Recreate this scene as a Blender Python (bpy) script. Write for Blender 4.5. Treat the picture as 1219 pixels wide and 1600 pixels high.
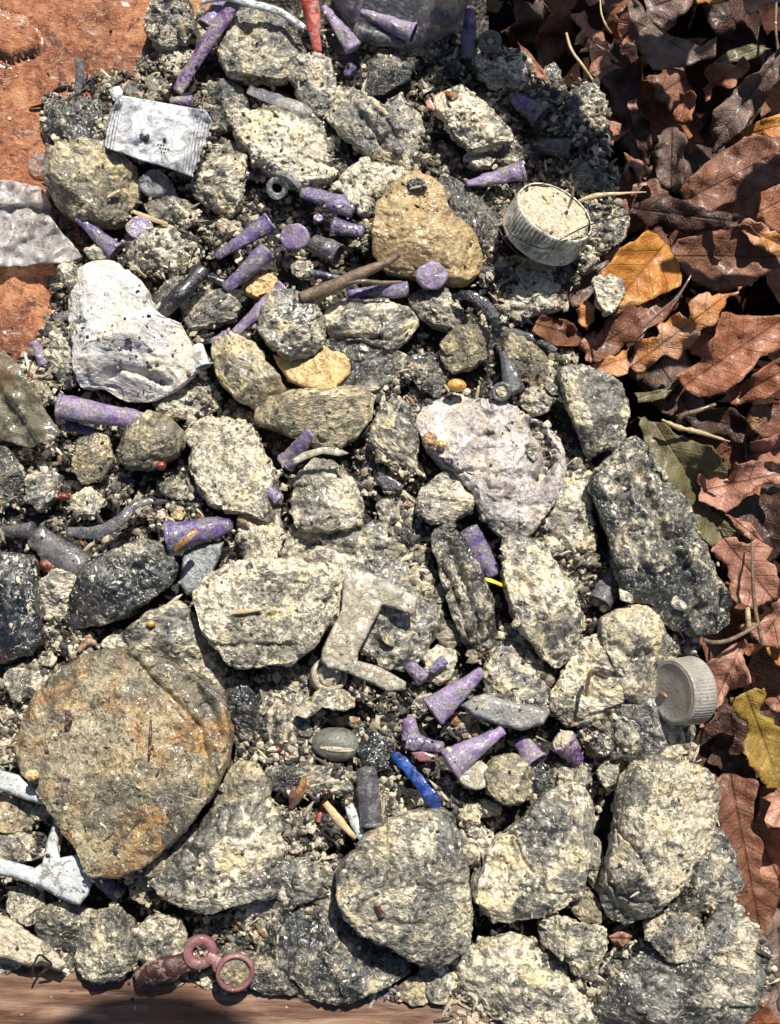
import bpy, bmesh, math, random
import numpy as np
from mathutils import Vector, Matrix, geometry
from mathutils.bvhtree import BVHTree

for _o in list(bpy.data.objects):
    bpy.data.objects.remove(_o)
SC = bpy.context.scene
COL = SC.collection
S = 0.00024                      # metres per plan unit (the bottle cap is 28 mm across)

# ------------------------------------------------------------------ camera, world, sun, exposure
CAM_D = 1750.0
TILT = math.radians(9.0)
cd = bpy.data.cameras.new("camera")
cam = bpy.data.objects.new("camera", cd)
COL.objects.link(cam)
CAM = np.array([0.0, -CAM_D * math.sin(TILT), CAM_D * math.cos(TILT)])
cam.location = CAM * S
cam.rotation_euler = (TILT, 0, 0)
cd.sensor_fit = 'VERTICAL'
cd.sensor_height = 24.0
cd.lens = 24.0 * CAM_D / 1600.0
cd.clip_start = 0.005
cd.clip_end = 50.0
cd.dof.use_dof = False
SC.camera = cam

SUN_EL = math.radians(52.0)
SUN_TO = np.array([0.36, 1.0, 0.0])               # towards the sun, in plan
SUN_TO = SUN_TO / np.linalg.norm(SUN_TO) * math.cos(SUN_EL)
SUN_TO[2] = math.sin(SUN_EL)
w = bpy.data.worlds.new("World")
SC.world = w
w.use_nodes = True
nt = w.node_tree
bg = nt.nodes['Background']
sky = nt.nodes.new('ShaderNodeTexSky')
sky.sky_type = 'NISHITA'
sky.sun_disc = False
sky.sun_elevation = SUN_EL
sky.sun_rotation = math.atan2(SUN_TO[0], SUN_TO[1])
nt.links.new(sky.outputs[0], bg.inputs[0])
bg.inputs[1].default_value = 0.05
ld = bpy.data.lights.new("sun", 'SUN')
ld.energy = 5.0
ld.angle = math.radians(0.5)
ld.color = (1.0, 0.955, 0.88)
sun = bpy.data.objects.new("sun", ld)
COL.objects.link(sun)
sun.rotation_euler = Vector(SUN_TO).to_track_quat('Z', 'Y').to_euler()
sun.location = (0, 0.5, 1.5)
SC.view_settings.view_transform = 'Standard'
SC.view_settings.look = 'None'
SC.view_settings.exposure = 0.42
SC.view_settings.gamma = 1.0
SC.cycles.max_bounces = 6
SC.cycles.use_denoising = True

# ------------------------------------------------------------------ helpers: place things on the plan
def W(px, py, z):
    """point of the photograph's frame -> plan position at height z (all in plan units)"""
    px = np.asarray(px, float); py = np.asarray(py, float); z = np.asarray(z, float)
    dx = (px - 609.5) / CAM_D; dy = -(py - 800.0) / CAM_D
    c, s = math.cos(TILT), math.sin(TILT)
    ry = dy * c + s
    rz = dy * s - c
    t = (z - CAM[2]) / rz
    return np.stack([dx * t + 0 * z, CAM[1] + ry * t, z + 0 * dx], -1)

def hash3(ix, iy, iz, seed):
    h = (ix.astype(np.int64) * 73856093) ^ (iy.astype(np.int64) * 19349663) ^ (iz.astype(np.int64) * 83492791) ^ (seed * 2654435)
    h = (h ^ (h >> 13)) * 1274126177 & 0x7fffffff
    h = (h ^ (h >> 16)) * 668265263 & 0x7fffffff
    h = h ^ (h >> 15)
    return (h & 0xffffff) / float(0xffffff)

def vnoise(P, seed=0):
    f = np.floor(P); i = f.astype(np.int64); u = P - f
    u = u * u * u * (u * (u * 6 - 15) + 10)
    r = 0
    for a in (0, 1):
        wx = u[:, 0] if a else 1 - u[:, 0]
        for b in (0, 1):
            wy = u[:, 1] if b else 1 - u[:, 1]
            for c in (0, 1):
                wz = u[:, 2] if c else 1 - u[:, 2]
                r = r + wx * wy * wz * hash3(i[:, 0] + a, i[:, 1] + b, i[:, 2] + c, seed)
    return r * 2 - 1

def fbm(P, octv=4, seed=0, gain=0.5, ridged=False):
    r = 0; a = 1.0; t = 0
    for k in range(octv):
        n = vnoise(P * (2.03 ** k) + 17.3 * k, seed + k)
        if ridged: n = 1 - 2 * np.abs(n)
        r = r + a * n; t += a; a *= gain
    return r / t

def worley(P, seed=0):
    """distance to the nearest jittered point, and that point's own random number"""
    f = np.floor(P).astype(np.int64)
    best = np.full(len(P), 9.0); rid = np.zeros(len(P))
    for a in (-1, 0, 1):
        for b in (-1, 0, 1):
            for c in (-1, 0, 1):
                ix, iy, iz = f[:, 0] + a, f[:, 1] + b, f[:, 2] + c
                q = np.stack([ix + hash3(ix, iy, iz, seed), iy + hash3(ix, iy, iz, seed + 1), iz + hash3(ix, iy, iz, seed + 2)], -1)
                d = np.linalg.norm(P - q, axis=1)
                m = d < best
                best = np.where(m, d, best)
                rid = np.where(m, hash3(ix, iy, iz, seed + 7), rid)
    return best, rid

def vnormals(V, F):
    n = np.cross(V[F[:, 1]] - V[F[:, 0]], V[F[:, 2]] - V[F[:, 0]])
    N = np.stack([sum(np.bincount(F[:, k], n[:, c], len(V)) for k in range(3)) for c in range(3)], -1)
    return N / (np.linalg.norm(N, axis=1, keepdims=True) + 1e-12)

def tag(o, label=None, cat=None, group=None, kind=None):
    if label: o["label"] = label
    if cat: o["category"] = cat
    if group: o["group"] = group
    if kind: o["kind"] = kind
    return o

def mesh_obj(name, V, F, mat, origin=None, parent=None, smooth=True, uv=None, attr=None, mats=None, fmat=None):
    """one mesh object from plan-unit arrays; origin in plan units"""
    V = np.asarray(V, float)
    if origin is None: origin = np.array([V[:, 0].mean(), V[:, 1].mean(), V[:, 2].min()])
    origin = np.asarray(origin, float)
    L = (V - origin) * S
    me = bpy.data.meshes.new(name)
    if isinstance(F, np.ndarray):
        k = F.shape[1]
        me.vertices.add(len(L)); me.vertices.foreach_set("co", L.astype(np.float32).ravel())
        me.loops.add(F.size); me.loops.foreach_set("vertex_index", F.astype(np.int32).ravel())
        me.polygons.add(len(F)); me.polygons.foreach_set("loop_start", np.arange(0, F.size, k, dtype=np.int32))
        me.polygons.foreach_set("loop_total", np.full(len(F), k, dtype=np.int32))
        me.update(calc_edges=True); me.validate()
    else:
        me.from_pydata(L.tolist(), [], [list(map(int, f)) for f in F]); me.update()
    me.polygons.foreach_set("use_smooth", [smooth] * len(me.polygons))
    if uv is not None:
        a = me.attributes.new("luv", 'FLOAT_VECTOR', 'POINT')
        a.data.foreach_set("vector", np.concatenate([uv, np.zeros((len(uv), 1))], 1).astype(np.float32).ravel())
    if attr is not None:
        for kk, vv in attr.items():
            a = me.attributes.new(kk, 'FLOAT', 'POINT'); a.data.foreach_set("value", np.asarray(vv, np.float32))
    for m in (mats or [mat]): me.materials.append(m)
    if fmat is not None: me.polygons.foreach_set("material_index", np.asarray(fmat, np.int32))
    o = bpy.data.objects.new(name, me)
    COL.objects.link(o)
    if parent is not None:
        o.parent = parent
        o.location = Vector(origin * S) - parent.location
    else:
        o.location = origin * S
    return o

def empty(name, loc):
    o = bpy.data.objects.new(name, None); COL.objects.link(o)
    o.location = np.asarray(loc) * S; o.empty_display_size = 0.005
    return o

# ------------------------------------------------------------------ material kit
class NT:
    def __init__(s, name):
        s.m = bpy.data.materials.new(name); s.m.use_nodes = True
        s.t = s.m.node_tree; s.b = s.t.nodes['Principled BSDF']
    def n(s, typ, **kw):
        x = s.t.nodes.new(typ)
        for k, v in kw.items():
            if k.startswith('i_'): x.inputs[k[2:].replace('_', ' ')].default_value = v
            else: setattr(x, k, v)
        return x
    def l(s, a, b): s.t.links.new(a, b)
    def coords(s, rnd=True, scale=1.0):
        tc = s.n('ShaderNodeTexCoord')
        mul = s.n('ShaderNodeVectorMath', operation='SCALE'); mul.inputs['Scale'].default_value = scale / S
        s.l(tc.outputs['Object'], mul.inputs[0])
        if not rnd: return mul.outputs[0]
        oi = s.n('ShaderNodeObjectInfo'); m2 = s.n('ShaderNodeMath', operation='MULTIPLY'); m2.inputs[1].default_value = 4000
        s.l(oi.outputs['Random'], m2.inputs[0])
        ad = s.n('ShaderNodeVectorMath', operation='ADD'); s.l(mul.outputs[0], ad.inputs[0]); s.l(m2.outputs[0], ad.inputs[1])
        return ad.outputs[0]
    def noise(s, vec, size, detail=4, rough=0.55, dist=0.0):
        x = s.n('ShaderNodeTexNoise'); s.l(vec, x.inputs['Vector'])
        x.inputs['Scale'].default_value = 1.0 / size; x.inputs['Detail'].default_value = detail
        x.inputs['Roughness'].default_value = rough; x.inputs['Distortion'].default_value = dist
        return x.outputs['Fac']
    def voro(s, vec, size, feature='F1'):
        x = s.n('ShaderNodeTexVoronoi', feature=feature); s.l(vec, x.inputs['Vector'])
        x.inputs['Scale'].default_value = 1.0 / size
        return x
    def math(s, op, a, b=0.0, c=None, clamp=False):
        x = s.n('ShaderNodeMath', operation=op, use_clamp=clamp)
        for i, v in enumerate((a, b, c)):
            if v is None: continue
            if isinstance(v, (int, float)): x.inputs[i].default_value = v
            else: s.l(v, x.inputs[i])
        return x.outputs[0]
    def step(s, v, lo, hi):
        x = s.n('ShaderNodeMapRange', interpolation_type='SMOOTHSTEP'); s.l(v, x.inputs['Value'])
        x.inputs['From Min'].default_value = lo; x.inputs['From Max'].default_value = hi
        return x.outputs[0]
    def ramp(s, v, stops):
        x = s.n('ShaderNodeValToRGB'); s.l(v, x.inputs[0]); e = x.color_ramp.elements
        while len(e) < len(stops): e.new(0.5)
        for el, (p, c) in zip(e, stops): el.position = p; el.color = (*c, 1)
        return x.outputs[0]
    def mix(s, f, a, b, mode='MIX'):
        x = s.n('ShaderNodeMix', data_type='RGBA', blend_type=mode)
        for i, v in ((0, f), (6, a), (7, b)):
            if isinstance(v, (int, float)): x.inputs[i].default_value = v
            elif isinstance(v, tuple): x.inputs[i].default_value = (*v, 1)
            else: s.l(v, x.inputs[i])
        return x.outputs[2]
    def bump(s, h, dist, strength=1.0, normal=None):
        x = s.n('ShaderNodeBump'); x.inputs['Strength'].default_value = strength; x.inputs['Distance'].default_value = dist * S
        s.l(h, x.inputs['Height'])
        if normal is not None: s.l(normal, x.inputs['Normal'])
        return x.outputs[0]
    def set(s, **kw):
        for k, v in kw.items():
            i = s.b.inputs[k.replace('_', ' ')]
            if isinstance(v, (int, float)): i.default_value = v
            elif isinstance(v, tuple): i.default_value = (*v, 1) if len(i.default_value) == 4 else v
            else: s.l(v, i)
        return s.m

def rock_mat(name, dark, mid, light, bias=0.0, fleck=0.5, wet=0.5, fleckc=(0.70, 0.62, 0.45), big=55, rust=0.0, contrast=1.0, bmp=1.0, pepper=1.0):
    """wet grey matrix (dark..mid) under clots of caked pale mud (light), with sharp ragged edges between them"""
    k = NT(name); v0 = k.coords()
    # every stone has its own grain: size, direction and strength of its layering
    def oa(n):
        x = k.n('ShaderNodeAttribute', attribute_name=n); x.attribute_type = 'OBJECT'; return x.outputs['Fac']
    rot = k.n('ShaderNodeVectorRotate', rotation_type='EULER_XYZ'); k.l(v0, rot.inputs['Vector'])
    cx = k.n('ShaderNodeCombineXYZ'); k.l(oa('grain_turn'), cx.inputs[2]); k.l(k.math('MULTIPLY', oa('grain_turn'), .37), cx.inputs[0]); k.l(cx.outputs[0], rot.inputs['Rotation'])
    cs = k.n('ShaderNodeCombineXYZ'); k.l(k.math('DIVIDE', 1.0, oa('grain_stretch')), cs.inputs[0]); cs.inputs[1].default_value = 1; cs.inputs[2].default_value = 1
    ms = k.n('ShaderNodeVectorMath', operation='MULTIPLY'); k.l(rot.outputs[0], ms.inputs[0]); k.l(cs.outputs[0], ms.inputs[1])
    sv = k.n('ShaderNodeVectorMath', operation='SCALE'); k.l(ms.outputs[0], sv.inputs[0]); k.l(oa('grain_scale'), sv.inputs['Scale'])
    v = sv.outputs[0]
    cr = k.n('ShaderNodeAttribute', attribute_name='crust').outputs['Fac']
    A = k.noise(v, big, 3, 0.55, 0.8)
    B = k.noise(v, 17, 5, 0.62, 0.7)
    C = k.noise(v, 5.5, 4, 0.65, 0.3)
    D = k.noise(v, 2.3, 2, 0.6)
    E = k.noise(v, 30, 4, 0.6)
    f = k.math('ADD', k.math('MULTIPLY', A, 0.35), k.math('MULTIPLY', B, 0.36))
    f = k.math('ADD', f, k.math('MULTIPLY', C, 0.29))
    f = k.math('ADD', k.math('ADD', f, bias - .026), k.math('MULTIPLY', cr, 0.075))
    f = k.math('ADD', f, k.math('MULTIPLY', oa('mud_shift'), 1.0))
    # matrix
    g = k.math('ADD', k.math('MULTIPLY', C, 0.6), k.math('MULTIPLY', k.math('SUBTRACT', E, 0.1), 0.5))
    base = k.ramp(g, [(0.36, tuple(x * 0.35 for x in dark)), (0.46, dark), (0.53, tuple((a + b) / 2 for a, b in zip(mid, dark))), (0.60, mid), (0.72, tuple(min(1, x * 1.9) for x in mid))])
    # mud
    m2 = tuple((a * .62 + b * .38) for a, b in zip(light, mid))
    mud = k.ramp(k.math('ADD', k.math('MULTIPLY', C, 0.55), k.math('MULTIPLY', D, 0.45)), [(0.36, tuple(x * .5 for x in m2)), (0.45, m2), (0.54, light), (0.66, tuple(min(.86, x * 1.22) for x in light))])
    mud = k.mix(k.math('MULTIPLY', k.step(E, .49, .62), .48), mud, (light[0] * 1.0, light[1] * .86, light[2] * .50))
    w_ = 0.033 / contrast
    mk = k.step(f, 0.505 - w_, 0.505 + w_)
    mk = k.math('MULTIPLY', mk, k.math('SUBTRACT', 1.0, k.math('MULTIPLY', k.step(k.noise(v, 9, 4, .68, .9), .52, .61), .55)))
    film = k.math('MULTIPLY', k.step(f, 0.505 - 4 * w_, 0.505), 0.55)
    c = k.mix(film, base, tuple(a * .8 + b * .28 for a, b in zip(mid, light)))
    c = k.mix(mk, c, mud)
    if rust > 0:
        r = k.step(k.noise(v, 60, 4, 0.6, 0.9), 0.56 - 0.14 * rust, 0.66 - 0.1 * rust)
        c = k.mix(k.math('MULTIPLY', r, 0.72), c, k.mix(k.step(B, .42, .6), (.16, .085, .03), (.42, .225, .065)))
        c = k.mix(k.math('MULTIPLY', k.step(C, 0.53, 0.62), 0.55), c, dark)
    # ragged pale flecks, larger and smaller, and black grains
    sp = k.noise(v, 7.5, 2, 0.5, 1.2); sq = k.noise(v, 3.0, 1, 0.5, 0.8)
    m = k.math('MULTIPLY', .85, k.math('MAXIMUM', k.step(sp, .70 - .09 * fleck, .73 - .09 * fleck), k.math('MULTIPLY', k.step(sq, .73 - .10 * fleck, .77 - .10 * fleck), .8)))
    c = k.mix(k.math('MULTIPLY', m, 0.85), c, fleckc)
    bk = k.math('MULTIPLY', k.step(k.noise(v, 6.0, 3, 0.6, 0.5), .42, .365), 0.62 * pepper)
    bp = k.math('MULTIPLY', k.step(k.math('ADD', k.math('MULTIPLY', k.noise(v, 26, 5, .7, .8), .75), k.math('MULTIPLY', C, .25)), .425, .375), .72 * pepper)
    bk = k.math('MAXIMUM', bk, bp)
    c = k.mix(bk, c, tuple(x * .3 for x in dark))
    dry = k.math('MULTIPLY', k.math('MAXIMUM', mk, m), k.math('SUBTRACT', 1.0, bk))
    wn = k.step(k.noise(v, 38, 3, 0.6), .40, .60)
    rough = k.math('ADD', k.math('MULTIPLY', dry, 0.30 * (1.3 - wet)), k.math('ADD', k.math('MULTIPLY', wn, 0.34 * (1.25 - wet)), 0.13))
    hgt = k.math('ADD', k.math('MULTIPLY', B, 1.1), k.math('MULTIPLY', C, 0.9))
    hgt = k.math('ADD', hgt, k.math('ADD', k.math('MULTIPLY', D, .32), k.math('MULTIPLY', dry, .30)))
    nrm = k.bump(hgt, 3.7 * bmp, 1.0)
    return k.set(Base_Color=c, Roughness=k.math('ADD', rough, k.math('MULTIPLY', cr, .05)), Normal=nrm, Specular_IOR_Level=0.6, Coat_Weight=0.6 * wet, Coat_Roughness=0.05)

M = {}
def build_rock_mats():
    M['mix'] = rock_mat('wet_granite', (.052, .050, .043), (.17, .162, .135), (.66, .58, .42), 0.012, .6, .6, big=44)
    M['mixd'] = rock_mat('wet_granite_grey', (.040, .040, .036), (.145, .14, .12), (.62, .55, .41), -0.014, .65, .8, big=50)
    M['cream'] = rock_mat('mud_crusted_stone', (.06, .056, .046), (.24, .215, .165), (.74, .66, .50), 0.042, .6, .35, (.80, .73, .56), big=42)
    M['khaki'] = rock_mat('khaki_stone', (.07, .064, .042), (.19, .165, .115), (.58, .485, .30), 0.015, .35, .55, big=45, contrast=.7)
    M['dark'] = rock_mat('dark_wet_stone', (.018, .020, .019), (.075, .077, .070), (.54, .48, .36), -0.045, .7, .95, big=36)
    M['black'] = rock_mat('black_wet_stone', (.009, .011, .013), (.03, .034, .036), (.44, .40, .31), -0.055, .6, 1.0, big=36)
    M['brown'] = rock_mat('ochre_stone', (.035, .033, .028), (.16, .135, .09), (.46, .385, .24), 0.012, .45, .8, big=90, rust=0.5, contrast=.7)
    M['tan'] = rock_mat('smooth_tan_stone', (.10, .065, .03), (.28, .185, .085), (.50, .36, .175), 0.045, .10, .55, (.66, .56, .4), big=60, contrast=.35, bmp=.7, pepper=.4)
    M['ochre'] = rock_mat('orange_sponge_flake', (.26, .14, .05), (.66, .43, .19), (.86, .60, .29), 0.07, .1, .1, big=50, contrast=.7, bmp=1.0, pepper=.5)
    M['white'] = rock_mat('white_plaster_lump', (.26, .235, .21), (.50, .465, .43), (.74, .70, .665), 0.085, .1, .1, (.74, .71, .68), big=60, contrast=.4, bmp=.7, pepper=.22)
    M['pink'] = rock_mat('pinkish_plaster_lump', (.14, .115, .10), (.40, .345, .315), (.70, .635, .59), 0.06, .2, .1, (.76, .71, .66), big=60, contrast=.5, bmp=.9, pepper=.5)
    M['slate'] = rock_mat('blue_grey_slate', (.12, .135, .14), (.22, .235, .235), (.36, .37, .36), -0.02, .1, .9, big=70, contrast=.5, bmp=.4)
    M['fibre'] = rock_mat('grey_flaky_stone', (.07, .068, .06), (.22, .21, .18), (.64, .58, .46), 0.04, .5, .5, (.72, .68, .6), big=30)
# ------------------------------------------------------------------ rocks
_ICO = {}
def ico(n):
    if n not in _ICO:
        bm = bmesh.new(); bmesh.ops.create_icosphere(bm, subdivisions=n, radius=1.0)
        V = np.array([v.co[:] for v in bm.verts]); F = np.array([[v.index for v in f.verts] for f in bm.faces])
        bm.free(); _ICO[n] = (V, F)
    return _ICO[n]

def poly(s):
    return np.array([[float(t) for t in p.split(',')] for p in s.split()])

def radial(P, c, n=256):
    """outline radius round centre c (last crossing of each ray)"""
    th = np.linspace(-math.pi, math.pi, n, endpoint=False)
    R = np.zeros(n); Q = P - c
    A = Q; B = np.roll(Q, -1, 0)
    for i, t in enumerate(th):
        d = np.array([math.cos(t), math.sin(t)])
        e = B - A
        den = d[0] * e[:, 1] - d[1] * e[:, 0]
        den = np.where(np.abs(den) < 1e-9, 1e-9, den)
        tt = (A[:, 0] * e[:, 1] - A[:, 1] * e[:, 0]) / den
        u = (A[:, 0] * d[1] - A[:, 1] * d[0]) / den
        ok = (u >= -1e-6) & (u <= 1 + 1e-6) & (tt > 0)
        R[i] = tt[ok].max() if ok.any() else np.nan
    bad = np.isnan(R)
    if bad.any(): R[bad] = np.interp(np.where(bad)[0], np.where(~bad)[0], R[~bad])
    k = np.exp(-0.5 * (np.arange(-4, 5) / 1.1) ** 2); k /= k.sum()
    R = np.convolve(np.concatenate([R[-4:], R, R[:4]]), k, 'valid')
    return th, R

# (label start, photo line, width, depth)
CRACKS = [
 ('large yellow grey boulder', ("962,1292 978,1312 1000,1338 1016,1366 1022,1380", 2.6, 9)),
 ('large yellow grey boulder', ("945,1345 950,1372 962,1398 985,1402", 3.0, 9)),
 ('big dark ridged boulder', ("1000,740 1025,800 1050,850 1075,900 1095,965", 9, 16)),
 ('big dark ridged boulder', ("975,760 985,830 1010,900", 12, 12)),
 ('largest flat brown', ("200,1022 236,1062 282,1105 312,1140 322,1190 318,1240", 6, 11)),
 ('largest flat brown', ("296,1066 330,1110 344,1150", 9, 8)),
 ('big pinkish white', ("832,662 856,690 862,722 846,748", 11, 26)),
 ('big pinkish white', ("735,672 752,682 768,676", 3.5, 8)),
 ('streaked angular', ("808,1318 820,1350 832,1362", 2.5, 6)),
 ('large white plaster', ("160,590 190,575 230,585 262,600", 6, 9)),
 ('large smooth tan', ("655,300 650,340 662,372 690,388", 8, 4)),
 ('large blunt', ("590,1340 612,1360 600,1390 575,1410", 7, 7)),
 ('flat topped grey', ("508,528 560,524 610,530 640,512", 3, 7)),
 ('tall leaning', ("800,880 830,930 850,990 860,1030", 7, 8)),
 ('vertical dark', ("700,850 730,920 750,990 760,1030", 6, 10)),
 ('vertical dark', ("690,880 715,940 735,1010", 3, 8)),
 ('large mud coated', ("380,40 400,70 390,100", 8, 9)),
 ('knobbly cream', ("918,1085 920,1068 930,1052 955,1062 972,1050", 5, 16)),
 ('rough cream grey', ("960,1010 985,1030 1010,1020", 8, 10)),
 ('long flaky', ("540,150 575,190 600,230 625,265", 4, 7)),
 ('long flaky', ("575,160 610,195 640,245", 3, 6)),
 ('wide grey flat', ("440,860 500,850 560,860 640,855", 6, 7)),
]
SHIFT = {'largest flat': -.04, 'large mud coated': -.02, 'big speckled': -.01, 'round dimpled': -.07, 'broad sandy': .05, 'pale granular': .035, 'wide knobbly': .035, 'round grey boulder': -.02, 'yellowish cream rock directly': .05,
 'rough cream grey': .045, 'knobbly cream boulder': .04, 'wide grey flat': -.04, 'cream and yellow crusted': .02, 'large blunt': -.005, 'glossy dark': -.01, 'sandy tongue': .05,
 'round yellowish': -.01, 'large yellow grey': .02, 'tall leaning': .01, 'cream patched': .03, 'flat topped grey': 0.0, 'angular speckled': .015, 'long sagging': .02, 'cream crusted slab': .03}
TOPS = []      # (V, F) of everything crumbs may land on
def rock(label, kind, zc, h, outline, seed=0, name='rock', group=None, box=2.7, rough=1.0, tilt=(0, 0), flat=0.0, keep=True):
    rs = np.random.RandomState(seed * 7 + 13)
    P = W(outline[:, 0], outline[:, 1], zc)[:, :2]
    a = P; b = np.roll(P, -1, 0); cr = a[:, 0] * b[:, 1] - b[:, 0] * a[:, 1]
    ar = cr.sum() / 2
    c = ((a + b) * cr[:, None]).sum(0) / (6 * ar)
    th, R = radial(P, c); R = R * 1.035 + 1.0
    Rm = math.sqrt(abs(ar) / math.pi)
    n = 7 if Rm > 74 else 6 if Rm > 30 else 5 if Rm > 11 else 4
    D, F = ico(n)
    u = np.hypot(D[:, 0], D[:, 1]); z = D[:, 2]
    s = (u ** box + np.abs(z) ** box) ** (-1 / box)
    ang = np.arctan2(D[:, 1], D[:, 0])
    Rr = np.interp(ang, np.append(th, math.pi), np.append(R, R[0]))
    uu = u * s
    # near the axis the outline fades into the mean radius so the top has no star pattern
    Re = Rm + (Rr - Rm) * np.clip(uu * 1.25, 0, 1) ** 1.0
    zz = z * s * h
    V = np.stack([np.cos(ang) * uu * Re, np.sin(ang) * uu * Re, zz], -1)
    # break it: planes slice the shoulders into facets, some of them clean dark fractures
    crust = np.zeros(len(V)); hard = 0.55 if kind == 'brown' else 0.78 if kind in ('khaki', 'tan') else 0.93
    for _ in range(rs.randint(8, 15)):
        az = rs.rand() * 2 * math.pi; el = math.radians(rs.uniform(64, 86) if kind == 'brown' else rs.uniform(46, 84))
        nn = np.array([math.cos(az) * math.cos(el), math.sin(az) * math.cos(el), math.sin(el)])
        sup = (V @ nn).max()
        d = sup * rs.uniform(0.62, 0.93)
        over = V @ nn - d
        V = V - np.where(over > 0, over * hard, 0)[:, None] * nn
        crust = np.where(over > 0, rs.uniform(-1.3, .8), crust)
    crust = crust + fbm((V + rs.rand(3) * 300) / (Rm * .55 + 8), 3, seed + 3) * 1.6
    crust = np.clip(crust + .15, -1, 1); ck = .45 + .55 * np.clip(crust + .4, 0, 1)
    V[:, 2] += V[:, 0] * tilt[0] + V[:, 1] * tilt[1]
    off = rs.rand(3) * 500
    N = vnormals(V, F)
    Q = V + off
    amp = Rm * 0.062 * rough
    V = V + N * (fbm(Q / (Rm * 0.75), 3, seed) * amp * 1.3)[:, None]
    rg = fbm(Q / (Rm * 0.45 + 6), 3, seed + 31, ridged=True)
    V = V - N * (np.clip(rg - 0.45, 0, 1) * amp * 2.4)[:, None]
    N = vnormals(V, F)
    if n >= 5:
        d1, r1 = worley(Q / 13.0, seed + 5)
        crumb = np.where(r1 > 0.7, np.clip(0.5 - d1, 0, 0.5) * 2, 0)
        lump = fbm(Q / 19.0, 4, seed + 9, 0.6)
        V = V + N * (ck * (crumb * 2.4 * rough + (lump + np.clip(lump, 0, 1) * .7) * 4.8 * rough))[:, None]
        if n >= 6:
            V = V + N * (ck * fbm(Q / 4.5, 2, seed + 19, 0.7) * 1.1 * rough)[:, None]
    else:
        V = V + N * (fbm(Q / 7.0, 2, seed + 9) * 1.5 * rough)[:, None]
    V = V + np.array([c[0], c[1], zc])
    for pts, wd, dp in [v for kk, v in CRACKS if label.startswith(kk)]:
        px, py = unW(V[:, 0], V[:, 1], V[:, 2]); cp = poly(pts); d = np.full(len(V), 1e9)
        px = px + vnoise(V / 9, 4) * 3; py = py + vnoise(V / 9, 5) * 3
        for (x1, y1), (x2, y2) in zip(cp[:-1], cp[1:]):
            ex, ey = x2 - x1, y2 - y1; t = np.clip(((px - x1) * ex + (py - y1) * ey) / (ex * ex + ey * ey), 0, 1)
            d = np.minimum(d, np.hypot(px - x1 - t * ex, py - y1 - t * ey))
        V[:, 2] -= np.where(V[:, 2] > zc, dp * np.exp(-(d / wd) ** 2), 0)
    o = mesh_obj(name, V, F, M[kind], origin=[c[0], c[1], zc], attr={'crust': crust})
    r2 = np.random.RandomState(seed + 900)
    o['grain_turn'] = float(r2.uniform(0, 6.28)); o['grain_stretch'] = float(r2.choice([1.0, 1.3, 1.8, 2.6])); o['grain_scale'] = float(r2.uniform(.45, .95) if Rm > 45 else r2.uniform(.6, 1.3)) if not label.startswith('largest flat') else .62
    o['mud_shift'] = float(r2.uniform(-.022, .028))
    tag(o, label, 'pebble' if name == 'pebble' else 'rock', group)
    o['mud_shift'] += next((v for kk, v in SHIFT.items() if label.startswith(kk)), 0.0)
    if keep: TOPS.append((V, F))
    return o

def ell(cx, cy, rx, ry, rot=0, seed=0, n=22, jag=0.12):
    rs = np.random.RandomState(seed + 5)
    t = np.linspace(0, 2 * math.pi, n, endpoint=False)
    r = 1 + jag * (np.sin(2 * t + rs.rand() * 6) * .5 + np.sin(3 * t + rs.rand() * 6) * .6 + np.sin(5 * t + rs.rand() * 6) * .35)
    x, y = np.cos(t) * rx * r, np.sin(t) * ry * r
    a = math.radians(rot)
    return np.stack([cx + x * math.cos(a) - y * math.sin(a), cy + x * math.sin(a) + y * math.cos(a)], -1)

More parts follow.
